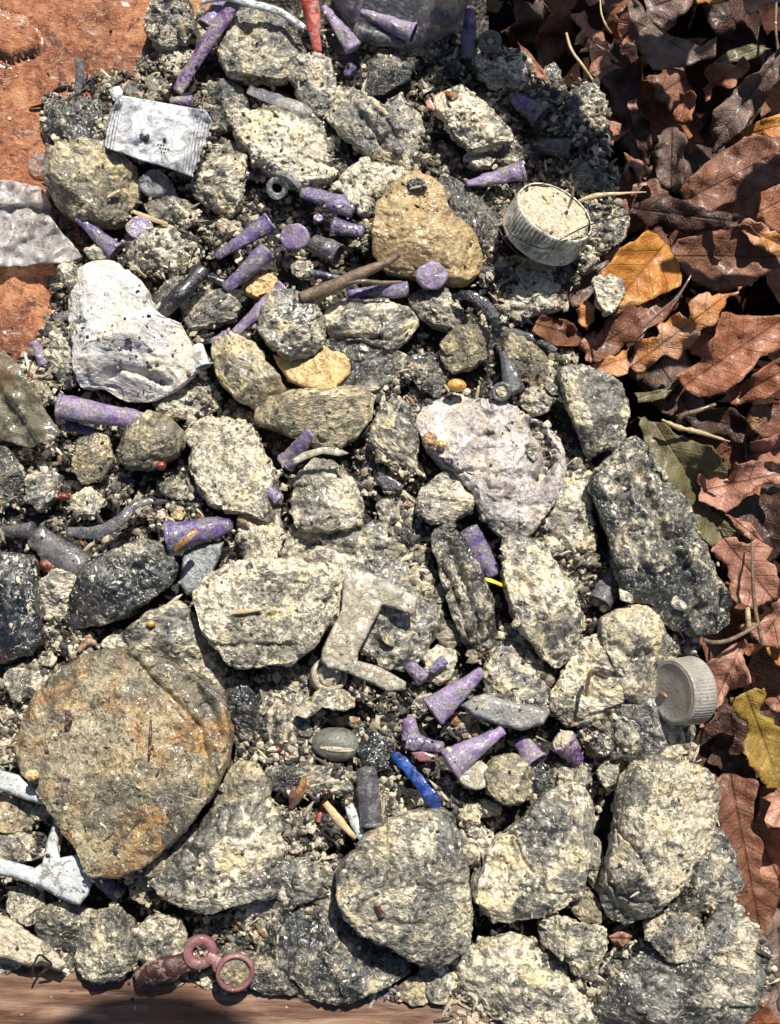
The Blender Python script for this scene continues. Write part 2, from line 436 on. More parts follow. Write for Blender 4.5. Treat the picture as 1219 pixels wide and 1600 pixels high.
# label | material | height of the widest girth | half thickness | outline
ROCKS = """
grey green angular rock at the very top beside the bare terracotta|mixd|55|34|241,5 262,-6 289,-5 304,30 304,54 289,67 266,72 249,72 232,50 230,30
cream crumbly rock just under the grey green top left rock|cream|30|24|247,91 259,72 289,71 303,84 296,104 272,124 252,111
large mud coated boulder top centre, right of the long purple strip|mix|55|46|346,30 360,12 388,8 420,12 445,25 465,45 478,70 482,92 468,108 440,125 400,128 360,120 345,85 342,55
slim dark grey stone at the left tip of the pile on terracotta|mixd|20|14|50,138 70,131 95,133 112,142 110,155 85,158 60,154
dark rough rock left of the white sweet wrapper|dark|34|30|67,168 80,157 110,158 140,160 166,170 168,195 163,215 150,226 118,230 92,232 74,218 66,195
round yellowish boulder below the white sweet wrapper|khaki|58|50|82,244 111,236 140,232 165,234 190,243 207,262 214,286 209,315 196,335 175,345 151,346 120,342 95,325 78,300 74,270
upright cream grey rock right of the wrapper's lower corner|cream|50|36|325,225 345,215 370,226 382,250 383,290 378,320 360,335 330,322 302,302 295,285 315,265
small cream rock under the clear dome cap|cream|44|20|228,322 250,313 275,314 300,319 312,328 308,345 285,350 250,346 232,336
mud specked rock between the wrapper and the top centre boulder|mixd|40|32|296,150 320,133 352,132 378,143 388,160 385,180 362,197 335,206 322,192 303,170
dark speckled rock under the round yellowish boulder|mixd|40|28|198,378 235,360 270,353 300,365 312,388 305,413 270,430 225,430 200,412
long cream rock behind the twin purple cones|cream|26|24|325,370 345,345 372,322 400,315 412,330 400,350 372,370 345,392 330,400
flaky grey rock below the red cone tip|fibre|54|30|462,95 490,85 515,100 524,130 520,165 500,178 478,168 463,145 455,120
long flaky grey rock running down from the red cone|fibre|56|34|510,130 545,140 575,160 600,170 625,150 655,180 668,225 660,262 645,282 615,258 575,240 535,215 512,185
thin jagged dark slab under the pale purple cone|dark|48|16|556,114 580,92 608,74 632,80 649,91 645,108 635,124 602,145 575,149
cream crusted slab with orange specks in the top right|cream|70|30|680,150 700,136 723,136 745,155 765,178 797,202 800,219 780,222 757,230 733,232 712,212 698,188 683,172
oval smooth cream stone above the mud tipped purple cone|cream|44|17|725,248 733,236 752,232 768,238 775,250 765,262 745,264 730,258
nubby cream stone right of the oval cream stone|cream|42|18|776,240 790,231 808,240 815,255 800,262 782,260
wide knobbly cream boulder right of the upright cream rock|cream|46|38|372,176 410,168 450,170 490,174 520,185 540,210 550,240 532,262 500,283 468,290 430,272 398,262 376,232 366,203
crumbly pale grey rock left above the smooth tan boulder|cream|46|34|531,290 545,268 568,255 608,252 635,268 640,290 622,305 595,325 570,335 548,315
large smooth tan orange boulder in the upper centre|tan|62|46|610,300 628,288 650,281 672,285 690,300 700,333 722,352 742,368 752,400 748,422 728,438 690,440 645,432 605,424 586,400 583,370 590,335
grey spotted rock tucked behind the smooth tan boulder|mixd|40|34|668,290 690,282 715,283 740,302 762,325 775,350 778,385 760,402 735,400 700,380 685,330
crumbly cream rock top right in the cup's shadow edge|cream|38|26|742,98 762,80 800,74 822,88 830,115 812,138 775,135 748,120
dark shaded rock under the clear plastic cup|dark|20|24|668,100 690,82 712,88 716,112 700,125 675,122
grey cream rock beside the brown leaves at the top|mix|34|28|886,150 905,136 930,140 945,165 943,195 930,214 902,218 885,203 882,175
knuckle shaped cream stone left of the top leaf side rock|cream|34|15|817,141 835,134 862,140 887,148 882,162 860,170 838,162 820,152
narrow upright cream stone in shade below the knuckle stone|cream|20|16|860,180 872,172 882,185 883,208 875,220 862,212
shaded slate coloured rock above the mud filled cap|mixd|34|22|868,262 900,250 940,254 968,268 970,295 950,310 915,312 885,292
dark mottled rock peeking out right of the mud filled cap|dark|34|28|905,322 935,314 965,322 982,345 975,370 950,390 915,400 900,370
yellowish cream rock directly under the mud filled cap|cream|36|30|778,415 805,400 850,412 886,425 891,455 873,482 835,490 800,508 782,490 776,450
crumbly stone standing on the orange leaf|cream|66|22|927,436 948,431 972,440 973,462 962,482 946,490 934,468
small crumbly stone by the curled brown leaf|cream|16|14|860,556 872,545 890,550 892,566 876,578 862,572
long ochre streaked slab left of the leaf side angular rock|khaki|42|22|788,522 815,530 845,552 870,580 874,605 868,618 845,606 815,592 790,572 778,548
round dusty pebble resting under the ochre streaked slab|cream|48|18|815,618 832,606 855,608 866,625 855,643 835,648 818,636
angular speckled rock whose right side touches the leaves|mix|56|40|872,582 890,575 915,576 945,588 968,602 980,628 980,660 965,698 948,694 920,718 912,690 900,662 885,630
big dark ridged boulder leaning against the leaves at right|dark|62|50|985,685 1005,698 1025,738 1060,775 1082,820 1106,870 1140,930 1145,962 1120,985 1085,990 1040,968 995,948 972,905 962,855 940,812 920,772 928,742 955,718
crumbly cream rock left of the big dark ridged boulder|cream|26|30|868,745 895,722 925,722 935,745 922,775 925,830 925,870 898,875 872,850 850,800
tall leaning mottled boulder in the centre right|mix|66|46|785,842 810,836 838,842 869,880 890,912 903,950 901,1000 888,1038 865,1045 838,1012 816,985 800,950 788,900
pale crusty rock behind the tall leaning boulder|cream|30|30|830,790 855,770 895,780 922,810 935,860 935,910 915,925 890,895 860,860 835,835
rough cream grey boulder left of the ribbed grey cap|mix|44|46|937,975 958,955 992,948 1020,965 1040,996 1055,1020 1040,1045 1030,1075 1032,1105 1000,1120 975,1090 960,1050 938,1015
knobbly cream boulder below the tall leaning boulder|cream|52|40|903,1002 934,992 960,1008 978,1035 976,1075 968,1100 945,1122 918,1133 890,1130 862,1104 862,1078 882,1048
pale mottled boulder behind the striped flat shard|mix|42|36|768,1020 790,996 815,992 838,1010 853,1045 860,1085 855,1115 830,1125 795,1118 765,1095 758,1060
small grey lump on the wet slab under the ribbed grey cap|mix|40|20|962,1125 975,1115 992,1125 998,1150 990,1175 975,1180 962,1160
wide wet sparkling slab beneath the ribbed grey cap|mixd|34|24|908,1150 950,1105 1010,1085 1060,1095 1088,1140 1085,1190 1040,1195 985,1215 930,1210
large yellow grey boulder low on the right with a thin crack|mix|78|64|985,1200 1020,1180 1060,1193 1095,1200 1118,1232 1121,1270 1108,1305 1085,1340 1062,1378 1035,1405 1002,1430 985,1447 955,1436 940,1402 945,1370 950,1330 963,1285 966,1240
mottled rock wedged behind the cracked yellow grey boulder|mixd|46|42|1100,1290 1125,1300 1142,1335 1153,1370 1145,1402 1110,1425 1065,1430 1040,1410 1055,1370
streaked angular boulder left of the cracked yellow grey boulder|mix|66|48|742,1382 760,1345 780,1308 820,1280 850,1243 880,1228 908,1226 925,1250 920,1300 916,1350 906,1398 870,1420 800,1440 760,1430 742,1405
small egg shaped olive pebble between two right hand boulders|khaki|52|22|896,1415 903,1396 920,1391 935,1412 937,1440 915,1442 900,1432
cream crusted rock on the bottom right ledge|cream|62|26|838,1442 862,1434 900,1440 937,1451 950,1472 940,1500 934,1535 915,1530 882,1497 848,1475
square shouldered mottled rock above the bottom right slab|mix|70|34|1010,1441 1040,1426 1070,1430 1092,1442 1101,1468 1090,1502 1045,1500 1018,1475
broad dark speckled slab in the bottom right corner|mixd|44|44|940,1512 970,1485 1005,1475 1050,1490 1095,1480 1105,1440 1130,1410 1160,1430 1188,1468 1212,1492 1210,1520 1188,1542 1180,1575 1160,1605 1080,1625 985,1622 930,1612 922,1565
broad mottled slab at the bottom edge, right of centre|mix|48|40|690,1532 720,1498 760,1472 805,1462 850,1480 885,1500 915,1535 926,1570 935,1612 870,1622 800,1604 740,1575 705,1558
large blunt boulder at the bottom centre with cream corner|mix|84|62|568,1314 602,1294 649,1274 690,1268 710,1275 718,1310 728,1360 732,1420 731,1466 720,1486 686,1510 662,1503 615,1472 568,1459 545,1435 533,1400 538,1361 552,1335
glossy dark wet boulder under the bottom centre boulder|dark|44|44|400,1462 450,1435 467,1398 500,1386 530,1392 540,1440 600,1475 642,1490 632,1520 588,1542 551,1556 528,1562 487,1553 460,1525 434,1503 400,1493
grey green slab wedged left of the bottom centre boulder|mixd|36|34|425,1370 440,1345 480,1335 530,1338 548,1360 540,1392 500,1400 465,1410 445,1440 400,1460 365,1448 380,1410
low wet rock touching the wooden brown rim at bottom left centre|dark|48|30|355,1480 400,1492 436,1503 470,1528 462,1550 420,1552 392,1538 360,1508
little wet rubble stone at the rim between two bottom slabs|khaki|42|20|620,1545 640,1528 675,1522 692,1545 680,1565 645,1568 625,1560
cream patched wedge rock right of the bottom centre boulder|cream|34|24|720,1290 745,1285 768,1300 775,1320 752,1345 735,1352 724,1335
round dimpled stone ball below the lower purple cone|khaki|64|36|757,1205 775,1183 800,1178 822,1188 832,1210 826,1238 808,1252 785,1254 764,1238
dark wet stone right beside the round dimpled ball|black|34|24|828,1200 850,1195 868,1215 862,1240 840,1252 826,1245
big speckled grey and cream boulder in the lower left centre|mix|64|48|240,1352 262,1320 300,1290 350,1255 400,1240 430,1262 438,1300 436,1350 432,1393 400,1400 360,1410 330,1425 300,1422 262,1402 243,1378
tan lump on top of the lower left centre boulder|khaki|56|30|332,1262 345,1215 375,1190 405,1196 422,1225 418,1250 380,1258 350,1275
largest flat brown boulder with ochre stains at lower left|brown|84|50|22,1160 45,1100 80,1060 130,1027 190,1018 250,1035 300,1060 340,1090 356,1140 350,1190 330,1240 290,1290 245,1335 205,1360 150,1360 120,1310 90,1270 60,1232 34,1200
blocky mottled rock at the rim right of the cream flat slab|mix|58|40|118,1496 128,1455 140,1424 182,1419 207,1445 215,1490 208,1512 185,1527 155,1531 130,1522
mottled rock sitting behind the dark red wood chunk|mix|50|32|213,1450 240,1432 280,1438 292,1462 282,1490 250,1500 225,1506
dark sided rock under the broken white plastic|mixd|40|32|64,1425 84,1412 115,1410 134,1420 135,1449 118,1475 101,1488 81,1483 60,1452
cream rock under the white plastic at the left edge|cream|42|24|13,1394 40,1386 66,1400 72,1418 52,1442 22,1433
small mossy grey rock at the left edge below the white point|khaki|46|26|-10,1250 20,1243 52,1258 64,1280 40,1298 -8,1300
lumpy grey rock at the left edge behind the white plastic|mixd|36|26|-10,1298 40,1298 68,1312 66,1338 30,1348 -8,1342
brown crusty stone under the tip of the largest brown boulder|khaki|38|22|205,1368 232,1356 250,1378 252,1402 225,1412 208,1398
black wet boulder at the left edge|black|48|46|-14,872 20,868 52,870 60,905 66,950 67,1000 50,1018 10,1032 -14,1034
dark wet rock with white flecks right of the black left boulder|dark|66|42|97,965 110,930 130,890 160,866 200,853 232,848 265,862 279,888 268,912 236,936 192,965 140,979 104,980
cream and yellow crusted boulder left of the T shaped plastic|cream|74|52|305,925 330,895 380,880 440,878 500,885 527,902 530,930 515,970 490,1010 450,1035 400,1038 360,1035 342,1010 318,985
streaky black and white rock above the largest brown boulder|mix|42|40|200,990 235,960 280,942 305,960 325,1000 350,1030 360,1075 352,1110 310,1072 260,1042 215,1025
glossy black slab between the brown boulder and the grey hollow|black|44|28|352,1095 348,1050 368,1036 390,1070 405,1100 398,1150 372,1172 356,1140
crumbly rock at left between black boulder and brown boulder|cream|34|26|10,1055 45,1035 80,1032 98,1050 85,1075 60,1085 25,1092
yellow cream stone under the flecked dark rock|cream|30|24|88,985 120,978 150,998 135,1022 105,1030 86,1010
angular cream stone between two dark rocks at left|cream|46|26|62,915 92,892 118,894 114,935 100,965 72,972
large white plaster lump on the left side|white|70|44|104,447 110,436 134,413 171,408 186,416 214,442 235,467 247,492 262,504 285,512 299,541 302,582 279,602 232,622 188,619 161,602 122,600 117,541 107,490
yellowish grit lump at the corner of the white plaster lump|cream|74|14|92,428 100,414 116,416 118,436 104,446
smooth grey stone behind the black wet stick|mixd|42|24|242,460 269,432 291,433 284,464 262,490 248,484
rough grey crumb rock right of the black wet stick|mixd|46|28|286,477 316,452 350,458 374,477 364,498 330,512 296,515
small wet black stone below the rough grey crumb rock|black|36|16|291,520 310,509 332,515 328,533 305,534
brown grey oval boulder left of the orange flake|khaki|60|36|332,550 340,527 362,521 395,538 420,572 443,608 435,633 408,640 370,622 342,592
speckled rock beside the left flank of the white plaster lump|mix|34|30|64,520 90,505 115,520 122,580 105,605 82,595 68,555
crumb covered rock left of the purple tube at left edge|cream|28|24|35,560 58,552 82,585 85,625 60,630 42,600
greenish wet rock below the fat purple tube|khaki|60|38|188,706 200,672 232,645 262,652 289,682 276,708 240,731 200,733 190,722
small muddy rock left of the greenish wet rock|khaki|44|28|124,698 150,680 168,682 178,718 158,752 130,757 118,730
grey rock at the left edge under the olive film|mixd|44|34|-12,694 20,709 40,745 28,780 -12,798
small grey round stone at left, above the dark conical tube|mixd|44|26|44,742 72,726 93,742 90,772 62,798 42,780
cream lump left of the grey arched film strip|cream|40|18|111,776 142,763 162,782 150,805 118,803
crumbly tan crust rock under the white plaster lump's right foot|cream|36|24|242,632 262,617 300,592 335,598 343,630 322,648 285,655 250,646
broad sandy cream boulder in the left middle|cream|52|38|290,678 318,650 360,655 392,665 405,700 428,742 436,790 422,818 395,805 350,800 322,770 303,740 308,706
sandy tongue stone below the broad sandy cream boulder|cream|40|28|375,812 405,800 436,796 440,840 432,880 392,882 372,852
grey sparkling stone left of the broad sandy cream boulder|mixd|30|26|262,752 300,745 318,778 312,810 282,815 262,790
round grey boulder resting on the orange flake|mix|74|44|407,500 420,466 450,457 484,470 504,502 504,536 487,555 455,559 424,540 410,520
flat topped grey stone right of the round grey boulder|mix|56|36|508,506 521,479 561,471 602,467 640,484 650,508 632,534 609,547 568,533 520,528
grey stone under the flat topped grey stone|mixd|40|36|502,538 545,530 600,545 635,560 632,590 602,618 560,632 520,615
long sagging cream bellied boulder in the centre|khaki|58|38|400,640 430,622 475,614 525,612 560,605 586,620 580,655 555,680 520,697 485,692 440,672 405,658
white crusted stone below the purple disc|cream|48|30|639,467 662,450 693,450 716,477 727,501 710,515 676,508 648,486
round mottled stone left of the grey plastic cone|khaki|60|32|689,535 713,514 745,509 768,521 762,553 735,575 708,582 690,560
dark muddy rock left above the orange bead|dark|36|26|632,562 670,553 700,575 700,600 660,600 634,588
big pinkish white plaster lump right of the centre|pink|56|36|655,655 672,625 697,608 740,618 790,635 840,655 875,688 884,730 868,780 850,805 830,835 790,840 755,815 742,772 695,732 664,700
grey cream rock left of the pinkish white plaster lump|mix|46|32|582,660 615,618 642,640 655,690 650,736 634,750 605,725 577,692
pale granular boulder below the thin shell strip|cream|58|38|463,745 490,716 522,720 555,748 568,780 562,818 510,832 465,828 455,790
cream stone below the pinkish white plaster lump's left side|cream|56|34|650,800 662,765 690,740 720,740 738,765 735,798 702,818 667,816
wide grey flat slab under the T shaped plastic|mixd|40|34|437,832 520,826 600,820 652,822 664,860 688,910 690,960 667,1008 640,1050 600,1042 560,1010 500,960 450,900
vertical dark layered slab right of the wide grey flat slab|dark|66|36|679,829 700,817 720,830 735,872 758,911 773,961 783,1005 777,1033 748,1039 724,1002 704,951 688,894 677,857
smooth little olive stone beside the vertical dark slab|khaki|44|20|683,981 700,968 718,980 720,1000 706,1014 688,1004
caterpillar shaped knobbly pebble below the white crusty cap|cream|66|18|461,1115 475,1095 505,1080 535,1077 551,1085 551,1104 535,1112 505,1104 482,1124
grey sparkling hollow rock bed right of the glossy black slab|dark|30|24|385,1075 420,1042 470,1050 505,1100 500,1160 470,1205 425,1212 392,1180
grey wet stone shelf under the clear brown tube|dark|36|20|420,1200 470,1195 530,1195 560,1215 540,1235 480,1240 430,1235
crumbly brown stone left above the dimpled ball's boulder|cream|38|20|862,1205 880,1190 915,1195 925,1218 900,1235 872,1232
small pale crumb rock at the top of the cracked boulder|mix|50|16|932,1205 948,1192 962,1200 962,1222 945,1230
cream crust lump hugging the light purple cone|cream|44|22|665,1020 690,1005 712,1020 708,1050 690,1072 664,1062
creamy rubble lump above the blunt bottom centre boulder|cream|30|26|545,1255 570,1240 610,1240 645,1258 640,1280 600,1290 560,1300
cream white lump right of the clear brown tube|cream|28|22|592,1222 615,1215 625,1240 612,1262 594,1258
grey mottled pebble right of the blue strip|mix|36|22|682,1225 700,1214 714,1228 710,1252 694,1262 684,1245
white flat pebble under the mouth of the lower purple cone|cream|52|18|715,1222 730,1200 752,1188 760,1205 755,1225 735,1232
cream pebble with orange stain left of the dimpled ball|cream|46|15|748,1262 758,1252 778,1258 780,1270 765,1276 752,1272
creamy cube shaped stone right of the blunt bottom centre boulder|cream|40|20|712,1250 730,1240 748,1252 752,1290 735,1298 716,1288
orange grit lump above the round grey boulder|ochre|44|20|383,440 400,425 420,420 432,438 425,455 402,465 386,458
cream lump beside the dark blue stick|cream|46|13|456,418 470,411 488,415 490,430 472,436 458,430
cream stone at upper left under the orange wood bit|khaki|36|17|228,125 244,119 262,130 264,148 245,158 230,150
white pebble at the left foot of the round yellowish boulder|cream|52|12|137,388 152,380 166,388 165,402 150,409 138,402
ring marked grey pebble left of the wrapper's top edge|mixd|40|14|198,140 212,130 228,138 228,152 212,158 199,152
grey rubble stone below the long flaky grey rock|mixd|28|28|600,360 580,340 560,345 540,360 555,385 575,395
dark rubble stone beside the upright cream rock|dark|20|22|392,140 420,130 450,150 455,172 420,172 395,165
speckled stone left of the mud filled cap|mixd|30|20|760,300 785,290 795,315 790,350 778,355 765,330
sharp grey rock above the crumbly rock under the cup shadow|mixd|28|20|655,130 680,125 700,135 690,150 668,160
tan stone below the two clear tube mouths|mixd|14|18|820,232 835,225 848,236 845,252 830,255
speckled rock in the gap above the greenish wet rock|cream|28|18|180,735 200,740 205,765 188,790 170,770
lumpy stone between sandy boulder and purple flared cone|cream|34|18|232,800 252,792 268,812 262,832 240,830
black pebble stone under the fat purple tube|black|24|20|98,700 118,695 130,715 120,735 104,728
grey wedge rock above the cream yellow crusted boulder|mixd|24|22|440,880 470,845 505,840 530,870 520,895 480,888
cream rock at top right corner of the wide grey flat slab|cream|34|20|600,780 630,770 648,785 640,812 612,815
dark stone between the tan lump and the amber shards|dark|24|20|422,1270 445,1255 462,1270 458,1300 435,1305
little cream rock at the right foot of the lower left boulder|cream|30|16|440,1310 460,1300 478,1315 470,1335 448,1335
cream rock above the largest brown boulder's upper edge|cream|40|24|160,1005 185,985 215,990 220,1012 190,1018 165,1022
cream capped rock near the amber seed under the white crust|cream|30|18|640,1080 668,1075 672,1100 655,1120 636,1108
mottled rock between the two lower purple cones|mixd|34|22|690,1130 715,1115 745,1120 750,1145 720,1155 695,1150
dark wet rubble left of the blue strip|black|38|24|560,1130 600,1125 618,1160 610,1200 575,1205 555,1170
shaded grey rock beside the grey open tube|dark|8|26|930,830 962,850 975,900 985,950 960,960 935,920
grey slope rock under the big dark ridged boulder|mixd|18|26|985,950 1040,975 1060,1010 1050,1030 1020,1020 990,990
rubble stone at the rim between the ring pendant and slab|khaki|40|14|455,1545 468,1530 485,1535 485,1558 468,1562
pale rock poking out left of the cracked boulder|cream|50|18|925,1300 940,1320 945,1360 940,1395 925,1385 918,1340
"""
BOXY = {'large white plaster': 3.6, 'largest flat': 4.6, 'wide grey flat': 4.0, 'broad dark': 3.4}
def build_rocks():
    for i, line in enumerate(ROCKS.strip().split('\n')):
        lab, kind, zc, h, pts = line.split('|')
        P = poly(pts)
        ar = 0.5 * abs(np.sum(P[:, 0] * np.roll(P[:, 1], -1) - P[:, 1] * np.roll(P[:, 0], -1)))
        small = ar < 1500
        bx = next((v for kk, v in BOXY.items() if lab.startswith(kk)), 2.6 + (i * 37 % 10) * 0.07)
        rgh = 0.6 if kind in ('tan', 'white', 'brown') else 0.8 if kind == 'khaki'  else 1.25 if kind in ('cream', 'pink', 'fibre') else 1.0
        rs = np.random.RandomState(i)
        rock(lab, kind, float(zc), float(h), P, seed=i, name='pebble' if small else 'rock', box=bx, rough=rgh,
             tilt=(rs.uniform(-.12, .12), rs.uniform(-.12, .12)))
# ------------------------------------------------------------------ ground, dish, grit bed
def grid_mesh(name, xs, ys, zf, mat, keep=None, origin=(0, 0, 0)):
    X, Y = (xs, ys) if xs.ndim == 2 else np.meshgrid(xs, ys)
    nr, nc = X.shape
    Z = zf(X, Y)
    V = np.stack([X.ravel(), Y.ravel(), Z.ravel()], -1)
    i = (np.arange(nr - 1)[:, None] * nc + np.arange(nc - 1)[None, :]).ravel()
    F = np.stack([i, i + 1, i + nc + 1, i + nc], -1)
    if keep is not None:
        kp = keep(X, Y).ravel()
        F = F[kp[F].all(1)]
        used = np.zeros(len(V), bool); used[F] = True
        idx = np.cumsum(used) - 1
        V = V[used]; F = idx[F]
    if (V[F[0, 1]] - V[F[0, 0]])[0] * (V[F[0, 2]] - V[F[0, 1]])[1] - (V[F[0, 1]] - V[F[0, 0]])[1] * (V[F[0, 2]] - V[F[0, 1]])[0] < 0:
        F = F[:, ::-1].copy()
    return mesh_obj(name, V, F, mat, origin=origin), V, F

def in_poly(X, Y, P):
    x, y = X.ravel(), Y.ravel(); c = np.zeros(len(x), bool)
    a, b = P, np.roll(P, -1, 0)
    for (x1, y1), (x2, y2) in zip(a, b):
        m = ((y1 > y) != (y2 > y))
        if y1 != y2: c ^= m & (x < (x2 - x1) * (y - y1) / (y2 - y1) + x1)
    return c.reshape(X.shape)

def pdist(X, Y, P):
    """distance to a polygon's outline"""
    d = np.full(X.shape, 1e9)
    for (x1, y1), (x2, y2) in zip(P, np.roll(P, -1, 0)):
        ex, ey = x2 - x1, y2 - y1
        t = np.clip(((X - x1) * ex + (Y - y1) * ey) / (ex * ex + ey * ey + 1e-9), 0, 1)
        d = np.minimum(d, np.hypot(X - x1 - t * ex, Y - y1 - t * ey))
    return d

PILE = poly("245,-60 725,-60 745,60 830,120 930,150 960,250 960,330 940,400 895,440 870,520 930,600 985,680 1050,760 1105,880 1125,960 1080,1010 1060,1130 1100,1220 1125,1290 1160,1420 1200,1500 1180,1600 1160,1680 700,1680 690,1555 470,1545 110,1510 -60,1490 -60,700 -20,690 40,580 70,500 110,400 75,330 85,245 75,175 130,140 235,110 235,40")
PILE_W = W(PILE[:, 0], PILE[:, 1], 0)[:, :2]
GROUND_Z = -270.0

def fnoise(X, Y, size, octv=3, seed=0, gain=.5, ridged=False):
    return fbm(np.stack([X.ravel() / size, Y.ravel() / size, np.full(X.size, seed * 3.7)], -1), octv, seed, gain, ridged).reshape(X.shape)

def rim_d(X, Y):
    # signed distance below the inner lip line (photo (0,1512) .. (830,1600))
    a = W(0, 1512, 40)[:2]; b = W(400, 1540, 40)[:2]
    n = np.array([b[1] - a[1], -(b[0] - a[0])]); n /= np.linalg.norm(n)
    sag = ((X - a[0]) / 900.0) ** 2 * 20
    return (X - a[0]) * n[0] + (Y - a[1]) * n[1] - sag

def dish_z(X, Y):
    z = -22 + 0 * X
    up = np.clip((-X - 330) + (Y - 250) * 0.55, 0, 900)
    z = z + (up / 260.0) ** 1.6 * 24
    d = rim_d(X, Y)
    t = np.clip((d + 55) / 60, 0, 1); t = t * t * (3 - 2 * t)
    z = z * (1 - t) + t * 40
    z = z + np.clip(d, 0, 60) * 0.10 - np.clip((d - 95) / 60, 0, 1) ** 2 * 90 - np.clip(d - 155, 0, 400) * 1.2
    wood = np.clip((d + 20) / 30, 0, 1)
    z = z + fnoise(X, Y, 60, 4, 3) * 3.0 * (1 - .6 * wood) + fnoise(X, Y, 9, 3, 4, .6) * 1.3 * (1 - .5 * wood)
    z = z + wood * fnoise(X * 0.12, Y, 9, 3, 8) * 1.2
    # a flake of the clay skin has lifted in the upper left
    fl = poly("-40,60 20,52 60,60 78,78 74,98 60,108 30,116 -40,110")
    P = W(fl[:, 0], fl[:, 1], 10)[:, :2]
    jx, jy = X + fnoise(X, Y, 22, 3, 5) * 10, Y + fnoise(X, Y, 22, 3, 6) * 10
    ins = in_poly(jx, jy, P); dd = pdist(jx, jy, P)
    z = z + np.where(ins, np.clip(dd / 5, 0, 1) * 13, -np.clip(1 - dd / 7, 0, 1) * 9)
    return z

def build_base():
    k = NT('shade_dark_soil'); v = k.coords(False)
    c = k.ramp(k.noise(v, 40, 6, .7), [(.35, (.004, .003, .003)), (.6, (.012, .009, .006)), (.75, (.025, .018, .012))])  # near-black colour puts the shade between the leaves into the soil
    k.set(Base_Color=c, Roughness=.95, Specular_IOR_Level=.05, Normal=k.bump(k.noise(v, 12, 5, .7), 8))
    xs = np.concatenate([[-9000, -5000, -2500], np.linspace(-1500, 1500, 90), [2500, 5000, 9000]])
    g, _, _ = grid_mesh('ground', xs, xs, lambda X, Y: GROUND_Z + fnoise(X, Y, 160, 3, 2) * 14, k.m)
    tag(g, kind='structure')
    # terracotta
    k = NT('terracotta'); v = k.coords(False)
    A = k.noise(v, 130, 6, .62, .5); B = k.noise(v, 14, 6, .7); Cn = k.noise(v, 34, 5, .65, 1.0)
    c = k.ramp(A, [(.38, (.13, .040, .016)), (.46, (.27, .088, .032)), (.53, (.43, .150, .055)), (.62, (.56, .25, .11))])
    c = k.mix(k.math('MULTIPLY', k.step(B, .52, .64), .6), c, (.62, .34, .19))
    c = k.mix(k.math('MULTIPLY', k.step(B, .47, .38), .6), c, (.12, .032, .012))
    mp = k.n('ShaderNodeMapping'); mp.inputs['Rotation'].default_value = (0, 0, .9); mp.inputs['Scale'].default_value = (.25, 1, 1); k.l(v, mp.inputs[0])
    c = k.mix(k.math('MULTIPLY', k.step(k.noise(mp.outputs[0], 26, 6, .7, 1.0), .60, .68), .6), c, (.66, .55, .46))
    c = k.mix(k.math('MULTIPLY', k.step(Cn, .44, .36), .8), c, (.06, .020, .010))
    c = k.mix(k.math('MULTIPLY', k.step(k.noise(v, 5, 3, .7), .58, .68), .5), c, (.70, .50, .36))
    r = k.math('ADD', k.math('MULTIPLY', k.step(A, .4, .6), .4), .14)
    clay = k.set(Base_Color=c, Roughness=r, Coat_Weight=.3, Coat_Roughness=.15, Normal=k.bump(k.math('ADD', k.math('MULTIPLY', B, 1.4), k.math('ADD', Cn, k.math('MULTIPLY', k.noise(v, 4, 3, .7), .5))), 4.5))
    # the rim: brown, streaked along its length
    k = NT('brown_worn_rim'); v = k.coords(False)
    mp = k.n('ShaderNodeMapping'); mp.inputs['Scale'].default_value = (.13, 1, 1); k.l(v, mp.inputs[0])
    G = k.noise(mp.outputs[0], 15, 6, .62, .4); H = k.noise(v, 90, 4, .6)
    c = k.ramp(G, [(.38, (.085, .040, .02)), (.47, (.135, .068, .038)), (.55, (.205, .112, .066)), (.66, (.32, .20, .125))])
    c = k.mix(k.math('MULTIPLY', k.step(H, .52, .62), .5), c, (.20, .088, .042))
    rimm = k.set(Base_Color=c, Roughness=.55, Normal=k.bump(G, 3.0))
    ys = np.linspace(1350, -1010, 470)
    u = np.linspace(0, 1, 250)
    yr = np.array([1400, 900, 650, 350, 0, -400, -700, -780, -900, -1010])[::-1]
    xr = np.array([40, 70, 110, 240, 270, 290, 300, 340, 420, 420])[::-1]
    XR = np.interp(ys, yr, xr)
    X = -1000 + (XR[:, None] + 1000) * u[None, :]; Y = np.repeat(ys[:, None], len(u), 1)
    root = empty('terracotta_dish', (-500, 300, -20))
    tag(root, 'broad orange terracotta dish with a brown rim under the heap of wet stones', 'dish')
    D = rim_d(X, Y)
    for nm, mt, kp in (('clay_floor', clay, lambda X, Y: rim_d(X, Y) < -14), ('rim', rimm, lambda X, Y: rim_d(X, Y) > -20)):
        o, V, F = grid_mesh(nm, X, Y, dish_z if nm == 'clay_floor' else (lambda X, Y: dish_z(X, Y)), mt, kp)
        o.parent = root; o.location = Vector((0, 0, 0)) - root.location
        md = o.modifiers.new('thick', 'SOLIDIFY'); md.thickness = 22 * S; md.offset = -1
        if nm == 'rim': o.location.z += 0.6 * S
        TOPS.append((V, None))
    # grit bed
    k = NT('wet_grit_bed'); v = k.coords(False)
    B = k.noise(v, 9, 6, .75); A = k.noise(v, 45, 4, .6)
    f = k.math('ADD', k.math('MULTIPLY', A, .5), k.math('MULTIPLY', B, .5))
    c = k.ramp(f, [(.38, (.010, .010, .011)), (.50, (.03, .028, .024)), (.58, (.10, .085, .06)), (.68, (.36, .30, .21))])
    vo = k.voro(v, 7)
    bed = k.set(Base_Color=c, Roughness=k.math('ADD', k.math('MULTIPLY', B, .6), .1), Normal=k.bump(k.math('SUBTRACT', B, k.math('MULTIPLY', vo.outputs['Distance'], .8)), 5))
    xs = np.arange(-700, 640, 5.0); ys = np.arange(-960, 900, 5.0)
